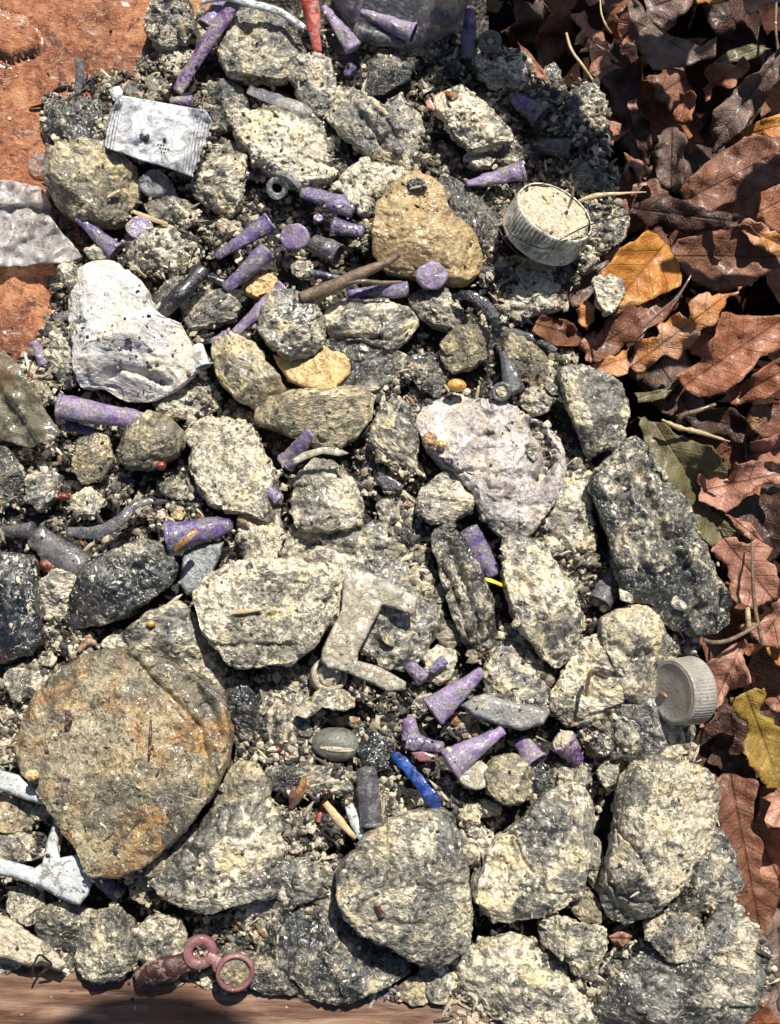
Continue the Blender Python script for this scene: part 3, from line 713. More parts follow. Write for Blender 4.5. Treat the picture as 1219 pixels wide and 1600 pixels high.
    def zb(X, Y):
        ins = in_poly(X, Y, PILE_W); d = pdist(X, Y, PILE_W); d = np.where(ins, d, -d)
        right = np.clip((X - 150) / 100, 0, 1)
        z = 9 + fnoise(X, Y, 65, 3, 21) * 32 + fnoise(X, Y, 14, 3, 22, .6) * 7
        fall = np.clip((45 - d) / 45, 0, 3)
        low = np.where(right > 0.5, 120.0, 26.0)
        return z - fall ** 1.2 * low
    o, V, F = grid_mesh('grit_bed', xs, ys, zb, bed, lambda X, Y: in_poly(X, Y, PILE_W) | (pdist(X, Y, PILE_W) < 34))
    tag(o, kind='structure'); o.name = 'ground_grit'
    TOPS.append((V, None))

# ------------------------------------------------------------------ height map of what lies on the plan, for dropping small things
class HM:
    g = 3.0; x0 = -720; y0 = -980; nx = 480; ny = 640
    def __init__(s):
        s.H = np.full((s.ny, s.nx), -400.0)
        for V, F in TOPS: s.add(V)
        s.close()
    def add(s, V):
        i = ((V[:, 0] - s.x0) / s.g).astype(int); j = ((V[:, 1] - s.y0) / s.g).astype(int)
        ok = (i >= 0) & (i < s.nx) & (j >= 0) & (j < s.ny)
        np.maximum.at(s.H, (j[ok], i[ok]), V[ok, 2])
    def close(s):
        H = s.H.copy()
        for _ in range(2):
            N = H.copy()
            for a in (-1, 0, 1):
                for b in (-1, 0, 1): N = np.maximum(N, np.roll(np.roll(H, a, 0), b, 1))
            H = np.where(H < -399, N, H)
        s.H = H
    def at(s, x, y):
        i = np.clip(((np.asarray(x) - s.x0) / s.g).astype(int), 0, s.nx - 1); j = np.clip(((np.asarray(y) - s.y0) / s.g).astype(int), 0, s.ny - 1)
        return s.H[j, i]

def unW(x, y, z):
    d = np.stack([np.asarray(x) - CAM[0], np.asarray(y) - CAM[1], np.asarray(z) - CAM[2]], -1)
    c, s = math.cos(TILT), math.sin(TILT)
    yy = d[..., 1] * c + d[..., 2] * s
    zz = -d[..., 1] * s + d[..., 2] * c
    return 609.5 + d[..., 0] / -zz * CAM_D, 800 - yy / -zz * CAM_D

LAND = {}   # landmarks for labels
def lm(label, x, y): LAND[label] = (x, y)
USED = set()
def locate(base, x, y, maxw=16):
    opts = sorted(LAND.items(), key=lambda kv: (kv[1][0] - x) ** 2 + (kv[1][1] - y) ** 2)[:7]
    def rel(p):
        a = math.degrees(math.atan2(-(y - p[1]), x - p[0])) % 360
        return ['right of', 'up and right of', 'above', 'up and left of', 'left of', 'down and left of', 'below', 'down and right of'][int((a + 22.5) // 45) % 8]
    cand = [f"{base} {rel(p)} the {n}" for n, p in opts[:3]]
    cand += [f"{base} between the {n1} and the {n2}" for i, (n1, p1) in enumerate(opts[:5]) for n2, p2 in opts[i + 1:5]]
    cand += [f"{base} {rel(p1)} the {n1}, {rel(p2)} the {n2}" for i, (n1, p1) in enumerate(opts) for n2, p2 in opts[i + 1:]]
    for c in cand:
        if c not in USED and len(c.split()) <= maxw:
            USED.add(c); return c
    return None
# ------------------------------------------------------------------ plastic and other debris
def plastic(name, col, rough=.3, mud=.5, mudc=(.50, .44, .33), trans=0.0, coat=0.3, var=None):
    k = NT(name); v = k.coords()
    n = k.noise(v, 16, 6, .68, .6); n2 = k.noise(v, 5, 4, .7)
    c = k.mix(k.step(k.noise(v, 30, 3, .5), .42, .62), col, var or tuple(min(1, x * 1.7 + .02) for x in col))
    f = k.math('ADD', k.math('MULTIPLY', n, .7), k.math('MULTIPLY', n2, .3))
    m = k.step(f, .62 - .16 * mud, .66 - .14 * mud)
    thin = k.math('MULTIPLY', k.step(f, .53 - .16 * mud, .62 - .14 * mud), .5)
    c = k.mix(k.math('MULTIPLY', k.step(k.noise(v, 9, 5, .7, .8), .46, .36), .55), c, tuple(x * .4 for x in col))
    c = k.mix(thin, c, mudc)
    c = k.mix(k.math('MULTIPLY', m, .9), c, k.mix(n2, tuple(x * .45 for x in mudc), tuple(min(1, x * 1.3) for x in mudc)))
    r = k.math('ADD', k.math('MULTIPLY', m, .4), rough)
    kw = dict(Base_Color=c, Roughness=r, Normal=k.bump(k.math('ADD', k.math('MULTIPLY', m, .8), n2), 2.2, .8), Coat_Weight=coat, Coat_Roughness=.1)
    if trans: kw['Transmission_Weight'] = k.math('MULTIPLY', k.math('SUBTRACT', 1.0, k.math('MAXIMUM', m, thin)), trans)
    k.set(**kw)
    if trans > .3:
        tr = k.n('ShaderNodeBsdfTransparent'); mx = k.n('ShaderNodeMixShader')
        k.l(k.math('MULTIPLY', k.math('SUBTRACT', 1.0, k.math('MAXIMUM', m, thin)), .42 * trans), mx.inputs[0])
        out = [x for x in k.t.nodes if x.type == 'OUTPUT_MATERIAL'][0]
        k.l(k.b.outputs[0], mx.inputs[1]); k.l(tr.outputs[0], mx.inputs[2]); k.l(mx.outputs[0], out.inputs[0])
    return k.m

def build_plastic_mats():
    M['purple'] = plastic('purple_silicone', (.068, .046, .15), .2, .55, (.36, .33, .30), var=(.16, .108, .275))
    M['purple2'] = plastic('mauve_silicone', (.14, .088, .215), .2, .58, (.43, .39, .35), var=(.28, .185, .36))
    M['violet'] = plastic('deep_violet_plastic', (.085, .03, .155), .25, .5, var=(.15, .055, .22))
    M['greyp'] = plastic('smoky_grey_plastic', (.10, .10, .115), .25, .4, (.34, .31, .26), trans=.35, var=(.17, .16, .18))
    M['clear'] = plastic('clear_dirty_plastic', (.75, .76, .80), .12, .25, (.42, .38, .31), trans=.9, var=(.80, .80, .82))
    M['smoke'] = plastic('clear_bluish_cup_plastic', (.20, .22, .32), .14, .10, (.42, .38, .31), trans=.95, var=(.28, .30, .40))  # tint darkened: the shadow inside the cup is put into its colour
    M['whitep'] = plastic('white_plastic', (.54, .575, .57), .3, .4, (.34, .31, .25), var=(.66, .69, .68))
    M['dustyw'] = plastic('white_plastic_caked_in_mud', (.40, .37, .31), .35, .9, (.47, .40, .28))
    M['capw'] = plastic('milky_cap_plastic', (.40, .365, .31), .28, .12, (.32, .27, .20), trans=.25, var=(.50, .465, .41))
    M['capb'] = plastic('chalky_cap_plastic', (.60, .55, .45), .5, .55, (.36, .31, .22))
    M['red'] = plastic('coral_red_silicone', (.42, .055, .04), .3, .35, var=(.58, .13, .10))
    M['pinkp'] = plastic('dull_pink_plastic', (.24, .085, .09), .35, .35, (.25, .21, .17), var=(.34, .15, .15))
    M['blue'] = plastic('bright_blue_plastic', (.004, .035, .22), .35, .42, (.02, .03, .05), var=(.006, .07, .36))
    M['navy'] = plastic('dark_blue_plastic', (.012, .025, .045), .3, .2)
    M['blackp'] = plastic('black_wet_plastic', (.008, .008, .009), .2, .08, (.18, .17, .14), coat=.6)
    M['twig'] = plastic('brown_twig_bark', (.10, .06, .035), .5, .25, (.34, .27, .18), var=(.19, .12, .07))
    M['redwood'] = plastic('dark_red_wet_wood', (.055, .018, .014), .25, .15, var=(.09, .03, .022))
    M['amber'] = plastic('amber_husk', (.20, .075, .015), .3, .35, var=(.34, .15, .035))
    M['huskcrust'] = plastic('crusted_amber_husk', (.25, .11, .03), .3, .75, (.48, .40, .28), var=(.40, .20, .08))
    M['bead'] = plastic('glossy_orange_seed', (.50, .22, .02), .15, .0, var=(.62, .32, .05), coat=.8)
    M['redbead'] = plastic('glossy_red_brown_seed', (.14, .02, .01), .15, .0, var=(.25, .05, .02), coat=.8)
    M['wrap'] = plastic('white_wrapper_foil', (.70, .71, .74), .3, .22, (.33, .31, .27), coat=.5, var=(.80, .81, .83))
    M['film'] = plastic('crinkled_clear_film', (.70, .66, .62), .16, .42, (.30, .22, .18), trans=.5, coat=.7, var=(.84, .82, .80))
    M['olive'] = plastic('olive_clear_film', (.24, .22, .13), .16, .3, (.36, .32, .22), trans=.65, coat=.5, var=(.30, .27, .17))
    M['ink'] = plastic('black_print', (.01, .01, .01), .5, .0)
    M['straw'] = plastic('dry_straw', (.42, .31, .14), .5, .1, var=(.55, .42, .22))
    M['yellow'] = plastic('yellow_plastic', (.75, .55, .03), .4, .1)
    M['shell'] = plastic('grey_green_seed_shell', (.09, .10, .085), .3, .25, (.30, .28, .2), var=(.16, .16, .13))
    M['striped'] = plastic('grey_white_striped_shard', (.10, .115, .13), .35, .75, (.50, .45, .38))
    k = NT('caked_cream_mud'); v = k.coords()
    n = k.noise(v, 7, 6, .7); vo = k.voro(v, 5)
    c = k.ramp(n, [(.3, (.20, .16, .11)), (.45, (.50, .42, .29)), (.62, (.74, .66, .48)), (.8, (.82, .76, .6))])
    M['mud'] = k.set(Base_Color=c, Roughness=.7, Normal=k.bump(k.math('SUBTRACT', n, k.math('MULTIPLY', vo.outputs['Distance'], .7)), 3.5))

HMAP = [None]
OCC = []
def surf(px, py, z0=60.0):
    """height of the rocks under a photo point"""
    z = z0
    for _ in range(5):
        P = W(px, py, z); z = .5 * z + .5 * float(HMAP[0].at(P[0], P[1]))
    return z

def settle(p0, p1, r0, r1, n=7):
    """shift of height that makes a stick rest on, or sink halfway into, what is under it"""
    d = []
    for t in np.linspace(0.04, .96, n):
        P = W(*p0) * (1 - t) + W(*p1) * t
        d.append(P[2] - (r0 + (r1 - r0) * t) - float(HMAP[0].at(P[0], P[1])))
    d = np.array(d); lo = d.min(); r = max(r0, r1)
    if lo > 1: return -min((lo - 1) * .8, 9)
    if np.median(d) < -1.5 * r: return min(30.0, -1.2 * r - np.median(d))
    return 0.0

def frame(axis):
    a = np.asarray(axis, float); a /= np.linalg.norm(a)
    up = np.array([0, 0, 1.0]) if abs(a[2]) < .9 else np.array([0, 1.0, 0])
    x = np.cross(up, a); x /= np.linalg.norm(x)
    return x, np.cross(a, x), a

def lathe(base, axis, prof, n=40, seed=0, dent=0.0, squash=1.0, bend=0.0):
    """prof: list of (distance along axis, radius)"""
    x, y, a = frame(axis)
    pr = np.array(prof, float); th = np.linspace(0, 2 * math.pi, n, endpoint=False)
    L = max(pr[:, 0].max(), 1e-6)
    V = []
    for t, r in pr:
        o = base + a * t + x * (bend * L * ((t / L) ** 2))
        V.append(o + r * (np.cos(th)[:, None] * x + squash * np.sin(th)[:, None] * y))
    V = np.concatenate(V)
    if dent:
        V = V + (fbm(V / 22.0 + seed, 2, seed)[:, None] * x + fbm(V / 22.0 + seed + 50, 2, seed)[:, None] * y) * dent
    m = len(pr); F = []
    for i in range(m - 1):
        for j in range(n):
            k2 = (j + 1) % n
            F.append((i * n + j, i * n + k2, (i + 1) * n + k2, (i + 1) * n + j))
    return V, np.array(F)

def merge(parts):
    Vs, Fs, o = [], [], 0
    for V, F in parts: Vs.append(V); Fs.append(F + o); o += len(V)
    return np.concatenate(Vs), np.concatenate(Fs)

def cone(label, p0, p1, r0, r1, mat='purple', open0=True, open1=False, name='plastic_cone', cat='plastic cone', squash=.92, seed=0, bend=0.0, mud=False, ring=True, group='purple plastic cones', fill=.35):
    """tapered hollow tip: p0 = flared mouth, p1 = tip, each (photo x, photo y, height)"""
    rr_ = np.random.RandomState(seed + 77); sink = rr_.uniform(0, 9); p0 = (p0[0], p0[1], p0[2] - sink); p1 = (p1[0], p1[1], p1[2] - sink + rr_.uniform(-3, 3))
    r0 *= .93; r1 *= .93
    if squash == .92: squash = rr_.choice([.95, .85, .72, .6])
    if not bend: bend = rr_.uniform(-.035, .035)
    OCC.extend([(p0[0] + (p1[0] - p0[0]) * t, p0[1] + (p1[1] - p0[1]) * t, r0) for t in (0, .33, .66, 1)])
    dz = settle(p0, p1, r0, r1); p0 = (p0[0], p0[1], p0[2] + dz); p1 = (p1[0], p1[1], p1[2] + dz)
    A = W(*p0); B = W(*p1); ax = B - A; L = np.linalg.norm(ax)
    x, y, a = frame(ax)
    ts = np.linspace(0, 1, 26)
    r = r0 + (r1 - r0) * ts ** .85
    r = r + (r0 * .10) * np.sin(ts * math.pi) * (1 - ts)
    pr = []
    if open0:
        pr += [(L * .55, max(.6, (r0 + (r1 - r0) * .55) - 3.0)), (L * .3, r0 * .86 - 2.5 + (r1 - r0) * .2), (L * .06, r0 - 2.6), (0, r0 - 1.6), (-.8, r0 - .8), (0, r0 + .2)]
    else:
        pr += [(-r0 * .25, .2), (-r0 * .22, r0 * .5), (-r0 * .08, r0 * .9)]
    pr += [(L * t, rr) for t, rr in zip(ts[0 if not open0 else 1:], r[0 if not open0 else 1:])]
    if open1: pr += [(L, r1 - 2.2), (L * .93, r1 - 2.4), (L * .8, max(.5, r1 - 2.6))]
    else: pr += [(L + r1 * .5 * math.sin(q), r1 * math.cos(q) + .01) for q in (.4, .8, 1.15, 1.45, 1.57)]
    V, F = lathe(A, ax, pr, 48, seed, dent=r0 * rr_.uniform(.05, .15), squash=squash, bend=bend)
    cake = np.clip(fbm(V / 15.0 + seed * 3, 4, seed, .6) - .04, 0, .3) / .3
    Nn = V - (A + ((V - A) @ a)[:, None] * a); Nn = Nn / (np.linalg.norm(Nn, axis=1, keepdims=True) + 1e-6)
    V = V + Nn * (cake * (1.0 + fbm(V / 4.0, 2, seed) * .8) * 1.5)[:, None]
    root = empty(name, A - [0, 0, r0])
    tag(root, label, cat, group)
    mesh_obj('body', V, F, M[mat], parent=root)
    if ring and open0:
        V, F = lathe(A, ax, [(-.8, r0 - 1.8), (-1.6, r0 + .1), (-1.2, r0 + 1.6), (r0 * .10, r0 + 2.0), (r0 * .22, r0 + 1.0), (r0 * .28, r0 - .6)], 36, seed, dent=r0 * .13, squash=squash)
        mesh_obj('rim', V, F, M[mat], parent=root)
    if mud:
        D, Fi = ico(5)
        Vm = D * np.array([1, 1, 1.0])
        Vm = A + a * (r0 * fill) + (Vm[:, :1] * x + Vm[:, 1:2] * y * squash) * (r0 - 1.0) + Vm[:, 2:3] * a * r0 * .55
        Vm = Vm + vnormals(Vm, Fi) * (fbm(Vm / 7.0, 3, seed)[:, None] * 3)
        mesh_obj('mud_plug', Vm, Fi, M['mud'], parent=root)
    TOPS.append((V, None))
    return root

def disc(label, p, r, thick, mat, normal=(0, -.1, 1), name='plastic_disc', cat='plastic disc', hole=0.0, seed=0, group=None, dish=0.0, fill=None):
    OCC.append((p[0], p[1], r))
    dz = settle((p[0] - r * .7, p[1], p[2]), (p[0] + r * .7, p[1], p[2]), thick, thick); p = (p[0], p[1], p[2] + dz)
    A = W(*p); n = np.array(normal, float); n /= np.linalg.norm(n)
    root = empty(name, A - [0, 0, thick]); tag(root, label, cat, group)
    if hole:
        pr = [(-thick, r * hole), (-thick, r * .96), (-thick * .5, r), (thick * .5, r), (thick, r * .94), (thick, r * (hole + .06)), (thick * .7, r * hole), (-thick, r * hole)]
    else:
        pr = [(-thick, .1), (-thick, r * .95), (-thick * .5, r), (thick * .4, r), (thick, r * .93), (thick * (1 - dish), r * .8), (thick * (1 - dish) + 1, r * .4), (thick * (1 - dish) + 1, .1)]
    V, F = lathe(A, n, pr, 44, seed, dent=r * (.06 if hole else .14), squash=.86 if not hole else .95)
    if not hole: V = V + fbm(V / 9.0, 3, seed)[:, None] * n * 2.4
    mesh_obj('ring' if hole else 'plate', V, F, M[mat], parent=root)
    if hole and fill:
        x, y, a = frame(n); D, Fi = ico(5)
        Vm = A + (D[:, :1] * x + D[:, 1:2] * y) * r * (hole + .02) + D[:, 2:3] * a * thick * (1.8 if r > 26 else .9)
        Vm = Vm + vnormals(Vm, Fi) * (fbm(Vm / 6.0, 3, seed)[:, None] * 2.5)
        mesh_obj('grit_filling', Vm, Fi, M[fill], parent=root)
    return root

def strand(label, pts, wd, mat, name='twig', cat='twig', flat=1.0, n=14, seed=0, group=None, taper=True, jitter=.12, parent=None, sub=10):
    """swept stick through (x, y, z) photo points; wd = width(s)"""
    wmax = max(wd) if hasattr(wd, '__len__') else wd
    if name in ('husk', 'splinter', 'needle') and HMAP[0]: pts = [(a, b, min(max(c, surf(a, b) + wmax * flat * .3), surf(a, b) + wmax * flat * .4 + 6)) for a, b, c in pts]
    elif name in ('plastic_strip', 'plastic_rod', 'plastic_stick', 'black_stick', 'wood_chunk') and HMAP[0]:
        dz = min(settle(p, q, wmax * .5 * flat, wmax * .5 * flat, 4) for p, q in zip(pts[:-1], pts[1:])) if len(pts) < 6 else 0
        pts = [(a, b, c + dz) for a, b, c in pts]
    if name not in ('wire', 'thread'): OCC.extend([(p[0] * (1 - t) + q[0] * t, p[1] * (1 - t) + q[1] * t, wmax * .5) for p, q in zip(pts[:-1], pts[1:]) for t in (0, .5, 1)])
    P = np.array([W(*p) for p in pts]); m = len(P)
    t = np.arange(m); ts = np.linspace(0, m - 1, (m - 1) * sub + 1)
    # Catmull-Rom
    Q = []
    for s in ts:
        i = min(int(s), m - 2); u = s - i
        p0, p1, p2, p3 = P[max(i - 1, 0)], P[i], P[i + 1], P[min(i + 2, m - 1)]
        Q.append(.5 * ((2 * p1) + (-p0 + p2) * u + (2 * p0 - 5 * p1 + 4 * p2 - p3) * u * u + (-p0 + 3 * p1 - 3 * p2 + p3) * u ** 3))
    Q = np.array(Q)
    wd = np.interp(ts, np.linspace(0, m - 1, len(wd)), wd) / 2 if hasattr(wd, '__len__') else np.full(len(Q), wd / 2)
    if len(Q) > 6: wd = wd * (1 + jitter * vnoise(np.stack([np.arange(len(Q)) * .35 + seed * 9.1] * 3, -1), seed))
    T = np.gradient(Q, axis=0); V = []
    th = np.linspace(0, 2 * math.pi, n, endpoint=False)
    for q, tt, r in zip(Q, T, wd):
        x, y, a = frame(tt)
        V.append(q + r * (np.cos(th)[:, None] * x + flat * np.sin(th)[:, None] * y))
    k = len(Q); V = np.concatenate(V + [Q[:1], Q[-1:]])
    F = []
    for i in range(k - 1):
        for j in range(n): F.append((i * n + j, i * n + (j + 1) % n, (i + 1) * n + (j + 1) % n, (i + 1) * n + j))
    for j in range(n):
        F.append((k * n, (j + 1) % n, j)); F.append((k * n + 1, (k - 1) * n + j, (k - 1) * n + (j + 1) % n))
    V = V + fbm(V / 6.0, 2, seed)[:, None] * np.array([[0, 0, 1]]) * min(2.0, wd.max() * .15)
    o = mesh_obj(name, V, F, M[mat], origin=V[0], parent=parent)
    if parent is None: tag(o, label, cat, group)
    return o

def sheet_data(out, zf, g=7.0, serr=0.0, seed=0, dens=6.0, axis=None):
    """triangulated sheet inside a photo outline; zf(px, py, u, v, edge) gives its height"""
    rs = np.random.RandomState(seed + 3)
    pts = []
    for p, q in zip(out, np.roll(out, -1, 0)):
        L = np.linalg.norm(q - p); k = max(1, int(L / dens))
        for i in range(k): pts.append(p + (q - p) * i / k)
    B = np.array(pts)
    if serr:
        Tn = np.roll(B, -1, 0) - np.roll(B, 1, 0); Nn = np.stack([Tn[:, 1], -Tn[:, 0]], -1); Nn /= np.linalg.norm(Nn, axis=1, keepdims=True) + 1e-9
        ii = np.arange(len(B))
        nn = vnoise(np.stack([ii * .31 + seed, ii * 0 + seed, ii * 0.], -1), seed) + .6 * vnoise(np.stack([ii * .9 + seed, ii * 0, ii * 0.], -1), seed + 1)
        B = B + Nn * (nn * serr)[:, None]
    x0, y0 = B.min(0); x1, y1 = B.max(0)
    X, Y = np.meshgrid(np.arange(x0, x1, g), np.arange(y0, y1, g))
    X = X + (rs.rand(*X.shape) - .5) * g * .6; Y = Y + (rs.rand(*Y.shape) - .5) * g * .6
    ok = in_poly(X, Y, B) & (pdist(X, Y, B) > g * .45)
    I = np.stack([X[ok], Y[ok]], -1)
    A = np.concatenate([B, I]); nb = len(B)
    res = geometry.delaunay_2d_cdt([Vector(p) for p in A.tolist()], [(i, (i + 1) % nb) for i in range(nb)], [list(range(nb))], 1, 1e-4)
    vv = np.array([p[:] for p in res[0]]); F = np.array([f for f in res[2] if len(f) == 3])
    c = B.mean(0)
    if axis is None:
        u_, s_, vt = np.linalg.svd(B - c, full_matrices=False); ax = vt[0]; a0 = c - ax * s_[0] / math.sqrt(nb) * 1.4
    else:
        a0 = np.array(axis[0], float); ax = np.array(axis[1], float) - a0; ax /= np.linalg.norm(ax)
    u = (vv - a0) @ ax; v = (vv - a0) @ np.array([-ax[1], ax[0]])
    ed = pdist(vv[:, 0], vv[:, 1], B)
    z = zf(vv[:, 0], vv[:, 1], u, v, ed)
    V = W(vv[:, 0], vv[:, 1], z)
    N = np.cross(V[F[0, 1]] - V[F[0, 0]], V[F[0, 2]] - V[F[0, 0]])
    if N[2] < 0: F = F[:, ::-1].copy()
    return V, F, np.stack([u, v], -1)

def sheet(label, out, zf, mat, thick=1.5, name='plastic_sheet', cat='plastic sheet', group=None, parent=None, seed=0, g=6.0, serr=0.0, smooth=True, top=True, axis=None):
    V, F, uv = sheet_data(out, zf, g, serr, seed, axis=axis)
    o = mesh_obj(name, V, F, mat if not isinstance(mat, str) else M[mat], parent=parent, uv=uv, smooth=smooth)
    md = o.modifiers.new('thick', 'SOLIDIFY'); md.thickness = thick * S; md.offset = -1
    if parent is None: tag(o, label, cat, group)
    if top: TOPS.append((V, None))
    return o

def ridged_cap(label, center, axis, r, hgt, face, mud, wall_mat, top_mat, seed, group):
    """bottle cap: knurled wall, flat or open face; axis points out of the seen face"""
    A = np.asarray(center, float); x, y, a = frame(axis)
    root = empty('bottle_cap', A - [0, 0, r * .6]); tag(root, label, 'bottle cap', group)
    n = 240; th = np.linspace(0, 2 * math.pi, n, endpoint=False)
    kn = (np.arange(n) % 4 < 2).astype(float) * (1 if face else .45)
    def ringv(t, rr, k=0.0): return A - a * t + (rr + kn * k)[:, None] * (np.cos(th)[:, None] * x + np.sin(th)[:, None] * y) if True else None
    R = np.full(n, r)
    prof = [(hgt * .02, R - 2.4, 0), (0, R - 1.2, 0), (hgt * .03, R + .2, 0), (hgt * .10, R + .8, 0), (hgt * .14, R + .4, 1.5), (hgt * .45, R + .9, 1.5), (hgt * .9, R + 1.4, 1.5), (hgt * .94, R + 2.6, 0), (hgt, R + 2.4, 0), (hgt, R - 2.6, 0), (hgt * .5, R - 3.4, 0), (hgt * (.35 if face else .9), R - 3.6, 0)]
    V = np.concatenate([ringv(t, rr, k) for t, rr, k in prof])
    F = np.array([(i * n + j, i * n + (j + 1) % n, (i + 1) * n + (j + 1) % n, (i + 1) * n + j) for i in range(len(prof) - 1) for j in range(n)])
    V = V + fbm(V / 30.0, 2, seed)[:, None] * x * 1.2
    mesh_obj('wall', V, F[:, ::-1].copy(), M[wall_mat], parent=root)
    D, Fi = ico(6)
    if mud:
        Vm = D.copy(); s = (np.hypot(D[:, 0], D[:, 1]) ** 4 + np.abs(D[:, 2]) ** 4) ** -.25
        Vm = D * s[:, None] * np.array([r - 1.6, r - 1.6, hgt * .42])
        Vm = A - a * (hgt * .34) + Vm[:, :1] * x + Vm[:, 1:2] * y + Vm[:, 2:3] * a
        Vm = Vm + vnormals(Vm, Fi) * (fbm(Vm / 10.0, 4, seed, .65)[:, None] * 3.2 + fbm(Vm / 26.0, 2, seed + 3)[:, None] * 3)
        mesh_obj('mud_filling', Vm, Fi, M[top_mat], parent=root)
        TOPS.append((Vm, None))
    else:
        pr = [(0.2, r - 2.2), (0.9, r - 4.0), (1.0, r * .86), (.3, r * .84), (.2, r * .5), (.2, .1)]
        V, F = lathe(A, a, [(t, rr) for t, rr in pr], 80, seed)
        mesh_obj('top_face', V, F, M[top_mat], parent=root)
    return root

def seed_thing(label, p, rx, ry, rz, rot, mat, name='seed', cat='seed', seed=0, group=None, rough=.04):
    D, F = ico(5); sf = surf(p[0], p[1]) + rz * .55; p = (p[0], p[1], (p[2] if mat == 'bead' else min(max(p[2], sf), sf + 18))); OCC.append((p[0], p[1], rx)); A = W(*p); a = math.radians(-rot)
    V = D * [rx, ry, rz]
    V = np.stack([V[:, 0] * math.cos(a) - V[:, 1] * math.sin(a), V[:, 0] * math.sin(a) + V[:, 1] * math.cos(a), V[:, 2]], -1)
    V = V + vnormals(V, F) * (fbm((V + seed * 77) / (rx * .5), 3, seed) * rx * rough)[:, None]
    o = mesh_obj(name, V + A, F, M[mat], origin=A); tag(o, label, cat, group); return o

def build_debris():
    HMAP[0] = HM()
    PG = 'purple plastic cones'
    c = cone
    # flared mouth, tip: (x, y, height)
    c('long violet crushed tube lying from the left top boulder towards its lower tip', (368, 2, 96), (272, 136, 62), 13, 11, 'violet', squash=.45, seed=1, bend=.05, name='plastic_tube', cat='plastic tube', group=None, ring=False)
    c('stubby mauve cone behind the upper end of the violet tube', (323, 42, 70), (352, 4, 74), 17, 13, 'purple2', seed=2)
    c('red cone pointing down at the top, the only red one', (482, -8, 90), (498, 80, 68), 17, 6, 'red', seed=3, group=None)
    c('smooth mauve cone right beside the red cone', (552, 76, 74), (507, 10, 84), 15, 6, 'purple2', open0=False, seed=4)
    c('pale purple cone pointing left under the clear cup', (645, 52, 84), (566, 18, 84), 17, 6, 'purple2', seed=5)
    c('smoky grey cone underneath the pale purple cone', (556, 50, 60), (632, 70, 60), 17, 9, 'greyp', seed=6, group='grey plastic cones')
    c('dark purple cone standing in the cup shadow', (732, 92, 46), (733, 14, 66), 15, 9, 'purple', seed=7, open0=False)
    c('mud tipped purple cone left above the mud filled cap', (818, 266, 70), (732, 289, 62), 17, 7, 'purple2', seed=8, mud=True)
    c('shaded purple cone near the grey rocks in the top right shadow', (846, 182, 44), (800, 150, 36), 21, 12, 'purple', seed=9)
    c('muddy purple cone pointing left, above the lone purple stub', (552, 326, 54), (474, 300, 58), 18, 12, 'purple', seed=10, open0=False)
    c('short dark mauve stub left of the smooth tan boulder', (520, 352, 50), (564, 364, 50), 15, 10, 'purple', seed=11, open0=False)
    c('small purple piece right of the upright cream rock', (382, 272, 50), (408, 277, 48), 8, 6, 'violet', seed=12, open0=False)
    c('upper of the twin muddy purple cones', (422, 346, 76), (340, 402, 66), 17, 7, 'purple', seed=13)
    c('lower of the twin muddy purple cones', (418, 392, 78), (354, 452, 70), 16, 8, 'purple', seed=14, open0=False)
    c('long mauve cone above the round grey boulder', (446, 452, 74), (366, 518, 66), 16, 7, 'purple2', seed=15)
    c('purple cone below the round yellowish boulder', (180, 392, 60), (120, 341, 66), 15, 6, 'purple', seed=16)
    c('flat purple cone under the long brown twig', (636, 452, 70), (545, 458, 68), 14, 7, 'purple', seed=17, open0=False, squash=.7)
    c('fat dusty purple tube below the white plaster lump', (92, 636, 66), (226, 656, 62), 21, 14, 'purple2', seed=18, name='plastic_tube', cat='plastic tube', group=None)
    c('purple sliver under the fat dusty purple tube', (104, 664, 46), (158, 680, 42), 8, 7, 'purple', seed=19, open0=False, squash=.5)
    c('small grey lilac cone left of the white plaster lump', (70, 570, 48), (53, 536, 54), 10, 7, 'purple2', seed=20, open0=False)
    c('purple cone standing up beside the thin shell strip', (447, 724, 60), (484, 676, 104), 16, 9, 'purple2', seed=21)
    c('violet flared cone with open mouth, crossed by an amber strip', (262, 840, 82), (358, 822, 80), 24, 13, 'purple', seed=22)
    c('bright purple cone between the vertical slab and the leaning boulder', (732, 828, 70), (770, 896, 62), 17, 13, 'purple', seed=23, open0=False)
    c('light purple cone, upper one of the lower right pair', (676, 1112, 92), (754, 1052, 86), 24, 8, 'purple2', seed=24, mud=False)
    c('dusty purple cone, lower one of the pair with cream filled mouth', (702, 1194, 92), (784, 1141, 84), 25, 7, 'purple2', seed=25, mud=True)
    c('dark purple cone with mud filled mouth left of the wet slab', (880, 1158, 78), (904, 1186, 66), 21, 10, 'violet', seed=26, mud=True, fill=.0)
    c('purple cone stub with round open mouth above the dimpled ball', (838, 1190, 66), (815, 1158, 50), 18, 13, 'purple2', seed=27)
    c('small purple cone peeking above the light purple cone', (662, 1062, 60), (640, 1040, 58), 14, 9, 'purple2', seed=28, open0=False)
    c('tiny purple scrap on the cream crust lump', (694, 1030, 76), (674, 1048, 74), 8, 6, 'purple', seed=29, open0=False)
    c('purple ring stub left of the light purple cone', (644, 1152, 56), (640, 1126, 60), 14, 11, 'purple2', seed=30)
    c('flattened purple cone above the blue strip', (636, 1158, 62), (690, 1168, 62), 12, 9, 'purple', seed=31, squash=.6)
    c('purple shard under the lowest point of the brown boulder', (188, 1400, 52), (154, 1372, 48), 12, 9, 'purple', seed=32, squash=.55)
    c('tiny purple tip in the gap right of the wrapper', (300, 158, 62), (268, 158, 62), 9, 7, 'purple2', seed=33, open0=False)
    c('mauve cone base touching the clear dome cap', (268, 310, 54), (262, 286, 54), 10, 8, 'purple2', seed=34, open0=False)
